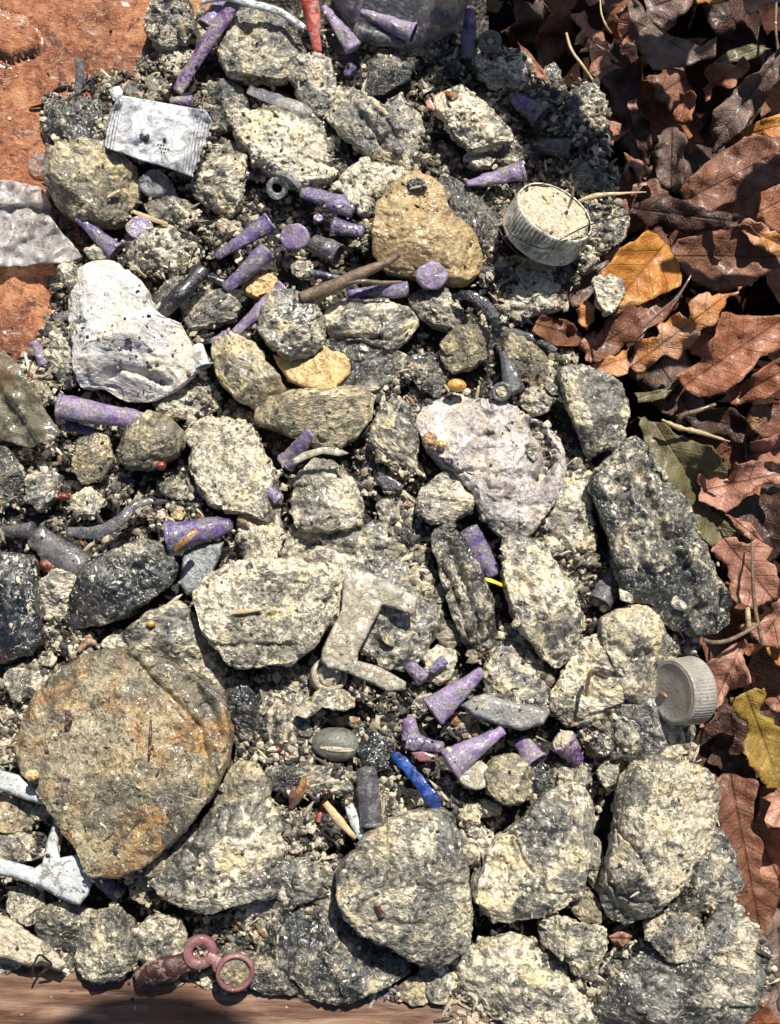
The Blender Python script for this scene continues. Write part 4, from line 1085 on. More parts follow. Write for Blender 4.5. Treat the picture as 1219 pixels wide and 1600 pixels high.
    c('dark purple bit deep under the olive film', (64, 720, 22), (82, 704, 20), 10, 8, 'violet', seed=35, open0=False)
    c('purple scrap below the pale purple cone and grey cone', (550, 102, 66), (542, 116, 66), 8, 7, 'purple', seed=36, open0=False)
    c('little purple curl left of the pale granular boulder', (436, 780, 66), (412, 760, 62), 9, 6, 'purple2', seed=37, open0=False, squash=.5)
    c('faint purple smear stub under the bottom edge slab', (600, 1556, 36), (625, 1548, 36), 9, 7, 'purple', seed=38, open0=False)
    c('dim purple cone end behind the ribbed grey cap', (1085, 1000, 20), (1068, 1015, 20), 16, 12, 'purple', seed=39, open0=False)
    c('purple nub at the left rim of the white plaster lump', (362, 524, 50), (334, 536, 44), 12, 9, 'purple2', seed=40)
    # grey and clear tubes
    G2 = 'grey plastic cones'
    c('grey plastic cone pointing up beside the ring marked disc', (805, 612, 66), (785, 552, 70), 18, 6, 'greyp', seed=41, group=G2, open0=False)
    c('open mouthed lilac grey tube in the gap under the big dark boulder', (938, 942, 50), (968, 890, 30), 20, 17, 'greyp', seed=42, group=G2)
    c('dark conical tube with pointed cap at the left edge', (128, 890, 56), (58, 838, 62), 24, 20, 'greyp', seed=43, group=G2, open0=False)
    c('pointed dark tip at the upper end of the dark conical tube', (50, 830, 60), (4, 826, 54), 16, 5, 'greyp', seed=44, group=G2, open0=False)
    c('dark smoky tube with round mouth in the top right shadow', (890, 234, 40), (845, 228, 30), 17, 14, 'greyp', seed=45, group='dark tubes in the top right shadow')
    c('clear tube with round mouth touching the leaves in the top right', (934, 236, 44), (945, 218, 30), 15, 13, 'clear', seed=46, group='dark tubes in the top right shadow')
    c('brownish clear tube upright above the blunt bottom centre boulder', (581, 1290, 66), (573, 1206, 66), 16, 17, 'greyp', seed=47, group=None, name='plastic_tube', cat='plastic tube')
    c('clear stub left of the white plaster lump', (108, 492, 60), (86, 495, 54), 8, 6, 'clear', seed=48, open0=False, group=None)
    c('white ceramic like plug at the right foot of the plaster lump', (318, 572, 70), (308, 542, 66), 11, 10, 'whitep', seed=49, group=None, name='plastic_plug', cat='plug')
    c('grey cylinder end under the long brown twig', (528, 398, 60), (492, 380, 56), 18, 16, 'greyp', seed=50, group=G2)
    # discs
    disc('muddy purple disc left of the smooth tan boulder', (460, 370, 76), 24, 5, 'purple2', (-.2, -.3, 1), seed=1, group='round plastic discs')
    disc('round purple disc at the right end of the flat purple cone', (675, 432, 86), 25, 5, 'purple2', (.1, -.2, 1), seed=2, group='round plastic discs')
    disc('purple disc with a nub below the round yellowish boulder', (219, 356, 62), 22, 4, 'purple2', (.2, .1, 1), seed=3, group='round plastic discs', dish=.5)
    disc('clear dome cap above the small cream rock', (242, 288, 66), 25, 7, 'clear', (.1, -.1, 1), seed=4, group='round plastic discs')
    disc('lilac clear disc lying on bare terracotta at the left', (64, 256, 2), 22, 5, 'clear', (.1, .1, 1), seed=5, group='round plastic discs')
    disc('grey ring marked disc at the foot of the grey plastic cone', (784, 612, 78), 16, 4, 'greyp', (-.3, -.2, 1), hole=.62, fill='mud', seed=6, group='round plastic discs')
    disc('clear coil ring above the twin purple cones', (433, 294, 64), 18, 5, 'clear', (.2, -.3, 1), hole=.45, seed=7, group='round plastic discs')
    disc('grey tube ring seen end on in the top right', (765, 66, 66), 19, 8, 'greyp', (.1, -.3, 1), hole=.4, seed=8, group='round plastic discs', fill='mud')
    disc('small purple bead disc below the muddy purple cone', (497, 342, 52), 8, 4, 'purple2', (0, 0, 1), seed=9, group='round plastic discs')
    disc('white crusty round cap above the caterpillar pebble', (513, 1056, 66), 27, 12, 'dustyw', (.3, .2, 1), hole=.72, fill='mud', seed=10, group='round plastic discs')
    disc('white rimmed round disc under the mouth of the lower purple cone', (742, 1212, 72), 24, 4, 'dustyw', (.2, .2, 1), seed=11, group='round plastic discs')
    # double ring piece at the rim
    root = empty('ring_pendant', W(340, 1500, 40)); tag(root, 'dull pink plastic piece of two rings joined by a neck at the brown rim', 'plastic ring')
    for (px, py, r, hole, fill) in ((313, 1487, 24, .45, None), (367, 1519, 27, .76, 'mud')):
        A = W(px, py, 74 if px < 340 else 78); n = np.array([.15, -.15, 1.0])
        V, F = lathe(A, n, [(-6, r * hole), (-6, r * .94), (-3, r), (4, r), (7, r * .92), (7, r * (hole + .07)), (5, r * hole), (-6, r * hole)], 44, 3, dent=1.0)
        ro = mesh_obj('ring', V, F, M['pinkp'], parent=root)
        if fill:
            x, y, a = frame(n); D, Fi = ico(5)
            Vm = A + (D[:, :1] * x + D[:, 1:2] * y) * r * .8 + D[:, 2:3] * a * 4
            Vm = Vm + vnormals(Vm, Fi) * (fbm(Vm / 5.0, 3, 3)[:, None] * 3)
            mesh_obj('grit_filling', Vm, Fi, M['khaki'], parent=root)
    strand(None, [(325, 1494, 75), (338, 1502, 78), (350, 1510, 79)], [20, 15, 18], 'pinkp', name='neck', parent=root, flat=.5)
    # caps
    ridged_cap('upturned white cap filled with cream mud at the upper right', W(868, 330, 112), (.42, .50, 1.0), 63, 50, True, True, 'capb', 'mud', 1, 'bottle caps')
    ridged_cap('ribbed grey cap standing on edge beside the leaves', W(1050, 1082, 86), (-1.0, -.10, .50), 47, 41, False, False, 'capw', 'capw', 2, 'bottle caps')
    # clear cup at the top
    ax = np.array([.06, .42, -1.0]); A = W(628, -40, 104)
    root = empty('plastic_cup', A - [0, 0, 60]); tag(root, 'clear bluish plastic cup standing upside down at the top edge', 'cup')
    pr = [(6, .2), (5, 50), (3, 88), (0, 96), (2, 104), (8, 108), (40, 112), (88, 116), (88, 113.5), (40, 109.5), (10, 105.5), (5, 98), (7, 50), (9, .2)]
    V, F = lathe(A, ax, pr, 96, 4, dent=2.0); mesh_obj('body', V, F, M['smoke'], parent=root)
    V, F = lathe(A, ax, [(17, 107), (16, 111), (19, 112.5), (22, 111.5), (22, 108)], 96, 4); mesh_obj('moulded_ring', V, F, M['smoke'], parent=root)
    # wrapper
    def zw(px, py, u, v, e): return 88 + 5 * np.sin(px / 17.0) * np.sin(py / 23.0) + 3 * np.sin((px * .4 + py) / 11.0) + np.abs(fnoise(px, py, 34, 3, 5)) * 16 + fnoise(px, py, 10, 2, 6) * 1.5 - (px - 240) * .04
    out = []
    for (a, b, z) in (((186, 148), (320, 172), 0), ((320, 172), (333, 190), 0), ((333, 190), (302, 276), 5), ((302, 276), (163, 230), 0), ((163, 230), (170, 182), 4.5), ((170, 182), (186, 148), 2)):
        a = np.array(a, float); b = np.array(b, float); L = np.linalg.norm(b - a); n = max(2, int(L / 7)) if z else max(2, int(L / 14)); nn = np.array([b[1] - a[1], a[0] - b[0]]) / L
        for i in range(n): out.append(a + (b - a) * i / n + nn * (z * .5 * (1 if i % 2 else -1)))
    root = empty('sweet_wrapper', W(245, 212, 60)); tag(root, 'white sweet wrapper with zigzag ends and a few black print marks', 'wrapper')
    k = NT('crimped_white_wrapper'); v = k.coords(False)
    n1 = k.noise(v, 26, 7, .72, 1.4); n2 = k.noise(v, 7, 4, .7)
    cc = k.mix(k.step(n1, .48, .62), (.70, .715, .74), (.36, .345, .31))
    cc = k.mix(k.math('MULTIPLY', k.step(n2, .55, .66), .7), cc, (.22, .20, .17))
    lu = k.n('ShaderNodeAttribute', attribute_name='luv'); sp = k.n('ShaderNodeSeparateXYZ'); k.l(lu.outputs['Vector'], sp.inputs[0])
    wv = k.math('SINE', k.math('MULTIPLY', sp.outputs[0], 1.25))
    ends = k.math('MAXIMUM', k.step(sp.outputs[0], 20, 14), k.step(sp.outputs[0], 122, 130))
    hh = k.math('ADD', k.math('MULTIPLY', k.math('MULTIPLY', wv, ends), .5), k.math('ADD', k.math('MULTIPLY', n1, 2.0), k.math('MULTIPLY', n2, .5)))
    cc = k.mix(k.math('MULTIPLY', k.math('MULTIPLY', k.step(wv, .3, .9), ends), .45), cc, (.33, .30, .26))
    k.set(Base_Color=cc, Roughness=.32, Normal=k.bump(hh, 3.0), Coat_Weight=.5)
    sheet(None, np.array(out), zw, k.m, 2.0, name='foil', parent=root, seed=1, g=3.0, top=False, axis=((166, 205), (318, 232)))
    sheet(None, poly("176,136 186,134 192,142 187,158 174,152"), lambda px, py, u, v, e: 92 + 0 * px, 'wrap', 1.5, name='torn_flap', parent=root, seed=2)
    def mark(pts, nm='print_mark'):
        sheet(None, poly(pts), lambda px, py, u, v, e: zw(px, py, u, v, e) + 1.2, 'ink', .6, name=nm, parent=root, g=3.0, top=False)
    mark("218,210 224,208 225,213 231,208 234,212 232,221 227,224 223,219 219,217")
    mark("254,217 257,215 260,218 259,222 255,222")
    for i, (x, y, l) in enumerate(((246, 224, 12), (249, 230, 16), (251, 236, 9))):
        for j in range(int(l // 4)):
            a, b = x + j * 4.2, y + j * .7
            mark(f"{a},{b} {a+2.6},{b+.4} {a+2.2},{b+3.0} {a+.3},{b+2.2}", 'small_letters')
    # films
    def zfilm(px, py, u, v, e): return 30 + np.abs(fnoise(px + py * .5, py, 60, 4, 9)) * 34 + fnoise(px, py, 16, 3, 10) * 4 + np.where(py < 322, 9, 0)
    sheet('crinkled translucent film with brown stains at the left edge', poly("-30,282 20,280 60,290 80,318 82,340 100,365 130,402 112,410 60,413 10,417 -30,418"), zfilm, 'film', 1.0, 'plastic_film', 'plastic film', seed=3, g=3.5, serr=2, top=False)
    def zol(px, py, u, v, e): return 66 + fnoise(px, py, 34, 2, 12) * 14 + np.where(px * .82 - py * .55 + 330 > 0, 16, 0) + np.abs(fnoise(px, py, 24, 2, 44)) * 8 + fnoise(px, py, 9, 2, 13) * 2
    sheet('olive tinted see through film with a fold at the left edge', poly("-30,545 10,551 32,572 50,600 72,640 90,672 86,686 64,690 46,700 22,694 -30,680"), zol, 'olive', 1.0, 'plastic_film', 'plastic film', seed=4, g=4.0, serr=2, top=False)
    # flat plastics
    T = poly("535,911 540,898 552,891 575,894 606,908 651,933 650,958 643,962 622,953 598,946 590,962 574,992 560,1020 559,1032 588,1040 612,1052 635,1066 634,1078 608,1082 580,1068 541,1050 512,1044 501,1032 503,1015 518,984 534,952")
    sheet('grey dusted I shaped plastic piece lying on the wide flat slab', T, lambda px, py, u, v, e: 96 - np.clip(6 - e, 0, 6) ** 2 * .10 + fnoise(px, py, 30, 2, 3) * 3 + np.clip(fnoise(px, py, 16, 4, 33, .6), 0, 1) * 9, M['dustyw'], 6, 'plastic_bracket', 'plastic piece', seed=5, g=4)
    sheet('sharp white plastic point at the left edge beside the largest boulder', poly("-20,1198 8,1205 30,1211 72,1246 78,1260 40,1250 4,1236 -20,1230"), lambda px, py, u, v, e: 86 - np.clip(5 - e, 0, 5) ** 2 * .15, 'whitep', 9, 'plastic_shard', 'plastic shard', seed=6, g=5)
    sheet('broken white plastic cross piece at the lower left', poly("-20,1336 20,1346 55,1356 66,1348 72,1318 84,1284 92,1290 92,1326 94,1340 128,1334 148,1366 138,1398 124,1416 95,1405 64,1386 20,1372 -20,1366"), lambda px, py, u, v, e: 84 - np.clip(5 - e, 0, 5) ** 2 * .15 + fnoise(px, py, 40, 2, 6) * 2, 'whitep', 9, 'plastic_shard', 'plastic shard', seed=7, g=5)
    sheet('narrow white plastic sliver above the broken cross piece', poly("82,1272 88,1262 93,1278 91,1288 83,1290"), lambda px, py, u, v, e: 74 + 0 * px, 'whitep', 8, 'plastic_shard', 'plastic shard', seed=8, g=4)
    sheet('flat pale cream slab lying on the rim at the lower left corner', poly("-20,1424 10,1432 34,1447 60,1464 82,1480 104,1505 94,1518 70,1510 40,1510 10,1500 -20,1496"), lambda px, py, u, v, e: 80 - np.clip(6 - e, 0, 6) ** 2 * .2 + fnoise(px, py, 20, 3, 6) * 3, 'mud', 16, 'stone_slab', 'rock', seed=9, g=4, serr=2)
    sheet('ragged orange flake under the round grey boulder', poly("425,552 450,556 487,556 504,538 520,548 550,558 548,585 532,600 518,615 514,640 503,640 500,612 475,605 450,595 436,575"), lambda px, py, u, v, e: 66 - np.clip(5 - e, 0, 5) ** 2 * .25 + fnoise(px, py, 20, 3, 7) * 4, 'ochre', 11, 'orange_flake', 'flake', seed=10, g=4, serr=1.5)
    sheet('blue grey flat shard below the violet flared cone', poly("286,864 310,850 350,846 345,870 330,900 312,925 292,930 280,912"), lambda px, py, u, v, e: 58 - np.clip(5 - e, 0, 5) ** 2 * .2 + fnoise(px, py, 30, 2, 8) * 3, 'slate', 14, 'stone_shard', 'rock', seed=11, g=4)
    sheet('grey and cream streaked flat shard at the tip of the light purple cone', poly("720,1102 740,1088 757,1084 800,1096 850,1106 860,1114 850,1132 815,1142 780,1134 740,1120"), lambda px, py, u, v, e: 78 - np.clip(6 - e, 0, 6) ** 2 * .2 + fnoise(px, py, 30, 2, 9) * 3, 'striped', 14, 'stone_shard', 'rock', seed=12, g=4)
    sheet('thin grey shell strip across the top of the pale granular boulder', poly("457,717 475,706 505,698 530,700 545,708 530,712 505,708 480,716 460,726"), lambda px, py, u, v, e: 98 + fnoise(px, py, 30, 2, 9) * 4, 'dustyw', 3, 'shell_strip', 'shell', seed=13, g=4)
    sheet('dark slate chip below the thin shell strip', poly("583,745 605,742 632,758 628,768 600,766"), lambda px, py, u, v, e: 58 + 0 * px, 'blackp', 6, 'dark_chip', 'chip', seed=14, g=4)
    sheet('pink white chip above the blue strip', poly("642,1176 660,1174 682,1180 678,1190 655,1190"), lambda px, py, u, v, e: 60 + 0 * px, 'pinkp', 5, 'plastic_chip', 'chip', seed=15, g=4)
    sheet('bright red speck of plastic in the upper right of the heap', poly("664,158 672,152 680,166 682,174 676,172 668,168"), lambda px, py, u, v, e: 70 + 0 * px, 'red', 3, 'plastic_chip', 'chip', seed=16, g=3)
    # rods, sticks and strips
    s = strand
    s('grey flat stick leaning on the slim dark stone at the left tip', [(125, 92, 60), (124, 125, 50), (118, 158, 42)], [13, 15, 12], 'greyp', 'plastic_stick', 'stick', flat=.35)
    s('white rod running off the top edge beside the red cone', [(315, 2, 100), (350, -4, 104), (400, 8, 104), (440, 20, 104), (476, 44, 98)], [13, 13, 13, 13, 10], 'whitep', 'plastic_rod', 'rod', flat=.6)
    s('pale grey translucent strip above the wide knobbly cream boulder', [(388, 140, 78), (430, 155, 84), (470, 168, 82), (488, 176, 76)], [16, 20, 17, 8], 'clear', 'plastic_strip', 'plastic strip', flat=.35)
    s('clear thin strip above the muddy purple cone', [(425, 268, 74), (450, 272, 80), (470, 292, 76)], [8, 12, 8], 'clear', 'plastic_strip', 'plastic strip', flat=.35)
    s('grey arched film strip over the flecked dark rock', [(104, 830, 62), (150, 832, 72), (185, 815, 74), (210, 790, 66), (240, 782, 60)], [14, 20, 18, 14, 8], 'greyp', 'plastic_strip', 'plastic strip', flat=.25)
    s('black wet stick touching the white plaster lump', [(240, 500, 84), (280, 462, 90), (318, 420, 82)], [18, 28, 22], 'blackp', 'black_stick', 'stick', flat=.7, jitter=.2)
    s('dark broken stick end above the black wet stick', [(318, 430, 66), (345, 440, 64), (362, 452, 60)], [12, 12, 8], 'blackp', 'black_stick', 'stick', flat=.7, jitter=.2)
    s('dark blue stick left of the long brown twig', [(486, 426, 78), (512, 432, 78), (545, 440, 74)], [13, 13, 12], 'navy', 'plastic_stick', 'stick')
    t = s('long brown twig in the centre of the heap', [(470, 468, 92), (520, 448, 96), (570, 425, 98), (600, 412, 98), (624, 398, 100)], [20, 22, 18, 13, 9], 'twig', 'twig', 'twig', seed=4)
    s(None, [(505, 455, 98), (550, 440, 100), (600, 442, 92), (628, 440, 86)], [8, 9, 7, 3], 'twig', 'side_shoot', parent=t, seed=5)
    t.location = t.location
    s('black curved strap right of the white crusted stone', [(706, 464, 78), (735, 462, 92), (762, 480, 92), (774, 505, 88), (776, 535, 76)], [12, 17, 19, 17, 9], 'blackp', 'rubber_strap', 'strap', flat=.3, jitter=.3)
    s('black bent strip beside the leaves under the yellowish rock', [(782, 512, 50), (830, 528, 56), (870, 548, 50)], [10, 14, 8], 'blackp', 'rubber_strap', 'strap', flat=.3, jitter=.3)
    s('bright blue plastic strip near the bottom centre', [(612, 1176, 62), (628, 1190, 60), (648, 1212, 66), (664, 1232, 70), (676, 1250, 70), (690, 1268, 66)], [11, 18, 15, 19, 24, 5], 'blue', 'plastic_strip', 'plastic strip', flat=.22, jitter=.2)
    s('amber brown strip lying across the violet flared cone', [(272, 862, 112), (290, 843, 118), (308, 828, 112)], [4, 12, 10], 'amber', 'foil_strip', 'foil strip', flat=.3)
    s('dark red wet wood chunk on the rim at the bottom left', [(214, 1528, 72), (260, 1515, 78), (312, 1494, 76)], [34, 36, 24], 'redwood', 'wood_chunk', 'wood', flat=.6, jitter=.25)
    s('upright orange brown husk left of the clear brown tube', [(455, 1262, 60), (468, 1240, 66), (476, 1216, 66)], [10, 14, 8], 'amber', 'husk', 'husk', flat=.4)
    s('dark red splinter right of the upright orange husk', [(496, 1285, 60), (502, 1262, 64), (510, 1238, 62)], [9, 11, 8], 'redbead', 'husk', 'husk', flat=.5)
    s('long brown straw pointing down to the blunt boulder', [(508, 1254, 70), (530, 1282, 70), (556, 1310, 72)], [10, 13, 5], 'straw', 'straw', 'straw', flat=.5)
    s('pinkish husk tip left of the upright orange husk', [(458, 1264, 58), (456, 1245, 60), (460, 1230, 58)], [9, 10, 5], 'pinkp', 'husk', 'husk', flat=.5)
    s('white splinter between the brown straw and the clear tube', [(545, 1258, 52), (556, 1285, 56), (566, 1312, 58)], [14, 18, 8], 'whitep', 'plastic_strip', 'plastic strip', flat=.4)
    s('yellow speck strip at the lower tip of the bright purple cone', [(752, 905, 70), (766, 907, 70), (788, 916, 62)], [4, 6, 5], 'yellow', 'plastic_strip', 'plastic strip', flat=.4)
    s('dark needle lying on the largest flat brown boulder', [(236, 1124, 158), (235, 1150, 160), (233, 1186, 156)], [3, 4.5, 3], 'redwood', 'needle', 'needle')
    s('brown curl on the upper left of the largest brown boulder', [(105, 1110, 150), (108, 1125, 152), (104, 1140, 150)], [7, 10, 7], 'redwood', 'husk', 'husk', flat=.5)
    s('short brown splinter stuck on the blunt bottom centre boulder', [(588, 1412, 146), (598, 1432, 147)], [8, 9], 'redwood', 'splinter', 'splinter', flat=.6)
    s('dark red splinter on the grey hollow bed', [(430, 1165, 44), (448, 1180, 44), (466, 1190, 42)], [4, 8, 5], 'redbead', 'splinter', 'splinter', flat=.5)
    s('thin brown splinter above the dark red one on the hollow bed', [(444, 1164, 46), (460, 1160, 46), (478, 1160, 46)], [3, 5, 3], 'twig', 'splinter', 'splinter', flat=.5)
    s('brown stalk between knobbly boulder and rough cream boulder', [(916, 1088, 96), (918, 1070, 100), (924, 1050, 104), (936, 1048, 106)], [5, 6, 6, 4], 'twig', 'twig', 'twig')
    s('brown splinter on the long flaky grey rock', [(585, 162, 78), (598, 172, 78), (606, 180, 76)], [4, 8, 4], 'straw', 'splinter', 'splinter', flat=.5)
    s('brown husk leaning on the grey green top left rock', [(280, 28, 92), (284, 44, 92), (288, 58, 88)], [6, 9, 7], 'straw', 'husk', 'husk', flat=.5)
    s('orange wood bit under the round yellowish boulder', [(208, 330, 62), (230, 340, 64), (262, 350, 60)], [6, 10, 5], 'straw', 'husk', 'husk', flat=.4)
    s('orange brown husk on the yellowish boulder', [(168, 308, 112), (178, 302, 114), (188, 297, 112)], [4, 6, 3], 'straw', 'husk', 'husk', flat=.5)
    s('orange bit at the tip of the violet flared cone', [(372, 812, 84), (382, 816, 86), (390, 822, 82)], [5, 8, 4], 'amber', 'husk', 'husk', flat=.5)
    s('orange brown husk above the largest boulder near the flecked rock', [(122, 1018, 70), (138, 1002, 72), (150, 1006, 70)], [6, 12, 6], 'amber', 'husk', 'husk', flat=.4)
    s('brown husk strand on the cream and yellow crusted boulder', [(362, 958, 134), (385, 955, 136), (410, 952, 132)], [4, 7, 3], 'straw', 'husk', 'husk', flat=.4)
    s('straw bits beside the white plastic cross piece', [(90, 1340, 62), (93, 1318, 64), (98, 1298, 62)], [4, 6, 4], 'straw', 'straw', 'straw', flat=.5)
    s('orange chip on the cream crusted slab in the top right', [(690, 142, 108), (702, 146, 110), (716, 152, 108)], [6, 10, 6], 'amber', 'husk', 'husk', flat=.4)
    s('bent black thread on the brown rim at the lower left', [(50, 1528, 70), (54, 1505, 92), (62, 1492, 98), (74, 1500, 92), (80, 1508, 84), (62, 1522, 66)], 3.2, 'blackp', 'thread', 'thread', sub=8)
    s('brown wisp lying across the pale grey rock by the olive stone', [(896, 318, 60), (930, 306, 66), (975, 302, 66), (1010, 300, 60)], [4, 9, 4, 2], 'straw', 'straw', 'straw', flat=.6)
    s('black wire looping round the mud filled cap to the leaves', [(790, 352, 120), (806, 370, 118), (850, 388, 134), (880, 372, 142), (920, 352, 128), (985, 334, 90)], 2.4, 'blackp', 'wire', 'wire', sub=10)
    s('black wire curling under the mud filled cap', [(776, 352, 90), (792, 378, 88), (815, 400, 82), (838, 404, 80), (850, 412, 80)], 2.4, 'blackp', 'wire', 'wire', sub=10)
    s('thin dark hair across the foot of the white crusted cap', [(838, 905, 40), (820, 1100, 130), (800, 1060, 132), (772, 1050, 120)], 1.2, 'blackp', 'hair', 'hair', sub=10)
    bpy.data.objects.remove(bpy.data.objects['hair'])
    s('straw bit standing in the mud of the filled cap', [(888, 325, 116), (894, 308, 138), (896, 292, 150)], [4, 5, 2], 'straw', 'straw', 'straw')
    s('black sliver stuck in the mud of the filled cap', [(877, 335, 121), (878, 322, 123), (877, 312, 122)], [3, 4, 3], 'blackp', 'splinter', 'splinter')
    s('tiny yellow straw on the mud of the filled cap', [(848, 305, 117), (856, 316, 119), (850, 322, 119)], [3, 5, 3], 'straw', 'straw', 'straw')
    A = W(1050, 1082, 86); x, y, a = frame((-1.0, -.10, .50)); q = [A + a * 1.6 + x * u + y * v for u, v in ((6, -10), (2, -16), (-2, -24))]
    s('orange smear bit on the face of the ribbed grey cap', [(*[float(t) for t in unW(p[0], p[1], p[2])], float(p[2])) for p in q], [3, 6, 3], 'amber', 'smear', 'smear', flat=.5)
    # seeds, shells, beads
    seed_thing('glossy orange seed above the pinkish plaster lump', (714, 602, 72), 15, 10, 9, 5, 'bead', seed=1)
    seed_thing('glossy red brown seed left of the flecked dark rock', (75, 884, 64), 14, 10, 9, 25, 'redbead', seed=2)
    seed_thing('pale orange grain at the left side of the pinkish lump', (690, 694, 84), 8, 6, 6, 0, 'ochre', 'crumb', 'crumb', seed=3, rough=.2)
    seed_thing('brown and cream grain pair stone at the left side of the pinkish lump', (672, 688, 80), 11, 13, 8, 0, 'huskcrust', 'crumb', 'crumb', seed=4, rough=.3)
    seed_thing('dark red seed in the crumbs below the greenish wet rock', (252, 728, 40), 8, 7, 6, 0, 'redbead', seed=5)
    seed_thing('oval grey green shell with a slit below the caterpillar pebble', (526, 1163, 62), 37, 25, 20, 5, 'shell', 'seed_shell', 'shell', seed=6)
    seed_thing('tiny orange crumb seed on the streaky white rock', (236, 975, 78), 7, 5, 5, 0, 'bead', seed=7)
    seed_thing('pink orange crumb near the white plastic point', (50, 1211, 140), 10, 8, 6, 0, 'ochre', 'crumb', 'crumb', seed=8, rough=.2)
    seed_thing('dark brown bead in the crumbs at far left', (98, 776, 40), 12, 7, 7, 0, 'redbead', seed=9)
    seed_thing('amber crusted husk under the caterpillar pebble', (542, 1127, 60), 32, 9, 7, 8, 'huskcrust', 'husk', 'husk', seed=10, rough=.35)
    # slit of the shell
    A = bpy.data.objects['seed_shell']; zs = A.location.z / S
    o = strand(None, [(500, 1168, zs + 15.5), (526, 1171, zs + 20), (553, 1172, zs + 14.5)], [3, 8, 3], 'mud', name='slit', parent=A, flat=.3)
# ------------------------------------------------------------------ dead leaves
def leaf_mat(name, base, tip, vein, spots=.3, rough=.45, trans=.12, spotc=(.04, .02, .012)):
    k = NT(name); v = k.coords()
    lu = k.n('ShaderNodeAttribute', attribute_name='luv'); sp = k.n('ShaderNodeSeparateXYZ'); k.l(lu.outputs['Vector'], sp.inputs[0])
    u = sp.outputs[0]; av = k.math('ABSOLUTE', sp.outputs[1])
    wob = k.math('MULTIPLY', k.math('SUBTRACT', k.noise(v, 30, 2, .5), .5), 12)
    q = k.math('ADD', k.math('SUBTRACT', u, k.math('MULTIPLY', av, .85)), wob)
    fr = k.math('ABSOLUTE', k.math('SUBTRACT', k.math('FRACT', k.math('DIVIDE', q, 29.0)), .5))
    side = k.step(fr, .055, .015)
    mid = k.step(k.math('ADD', av, k.math('MULTIPLY', wob, .1)), 2.6, 1.0)
    fine = k.voro(v, 6.5, 'DISTANCE_TO_EDGE'); fv = k.math('MULTIPLY', k.step(fine.outputs['Distance'], .08, .02), .16)
    ve = k.math('MAXIMUM', k.math('MAXIMUM', k.math('MULTIPLY', side, .7), mid), fv)
    n = k.noise(v, 55, 5, .6, .8); n2 = k.noise(v, 12, 5, .68)
    c = k.mix(k.step(n, .38, .64), base, tip)
    c = k.mix(k.math('MULTIPLY', k.step(n2, .52, .70), .5), c, tuple(x * .5 for x in base))
    c = k.mix(k.math('MULTIPLY', k.step(n2, .45, .32), .35), c, tuple(min(1, x * 1.35 + .01) for x in tip))
    c = k.mix(k.math('MULTIPLY', k.step(k.noise(v, 26, 4, .7), .64 - .08 * spots, .70 - .08 * spots), spots), c, spotc)
    c = k.mix(k.math('MULTIPLY', ve, .55), c, vein)
    h = k.math('ADD', k.math('MULTIPLY', ve, -.8), k.math('ADD', k.math('MULTIPLY', n2, 1.2), k.math('MULTIPLY', fine.outputs['Distance'], .5)))
    m = k.set(Base_Color=c, Roughness=rough, Normal=k.bump(h, 2.4, .8), Specular_IOR_Level=.4, Coat_Weight=.12, Coat_Roughness=.25)
    tr = k.n('ShaderNodeBsdfTranslucent'); k.l(c, tr.inputs[0])
    mx = k.n('ShaderNodeMixShader'); mx.inputs[0].default_value = trans
    out = [x for x in k.t.nodes if x.type == 'OUTPUT_MATERIAL'][0]
    k.l(k.b.outputs[0], mx.inputs[1]); k.l(tr.outputs[0], mx.inputs[2]); k.l(mx.outputs[0], out.inputs[0])
    return m

def build_leaf_mats():
    M['l_brown'] = leaf_mat('brown_dead_leaf', (.16, .064, .032), (.27, .12, .066), (.06, .025, .015))
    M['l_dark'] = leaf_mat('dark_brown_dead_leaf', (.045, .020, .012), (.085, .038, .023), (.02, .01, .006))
    M['l_taupe'] = leaf_mat('taupe_dead_leaf', (.13, .080, .058), (.25, .165, .125), (.06, .04, .03), .4)
    M['l_orange'] = leaf_mat('orange_dead_leaf', (.46, .16, .022), (.66, .31, .06), (.28, .09, .02), .45, trans=.2, spotc=(.5, .12, .03))
    M['l_pink'] = leaf_mat('pinkish_brown_dead_leaf', (.37, .165, .105), (.52, .27, .18), (.14, .055, .035), .25)
    M['l_rust'] = leaf_mat('rusty_dead_leaf', (.27, .095, .042), (.42, .175, .09), (.11, .04, .02), .3)
    M['l_green'] = leaf_mat('olive_green_dead_leaf', (.115, .095, .04), (.17, .145, .07), (.24, .20, .11), .3, spotc=(.24, .13, .07))
    M['l_yellow'] = leaf_mat('yellow_green_leaf', (.26, .165, .03), (.42, .27, .05), (.20, .11, .02), .6, trans=.25, spotc=(.40, .12, .02))
    M['l_mixed'] = leaf_mat('orange_and_pink_dead_leaf', (.60, .24, .05), (.68, .40, .26), (.26, .10, .04), .4, trans=.2, spotc=(.52, .22, .02))

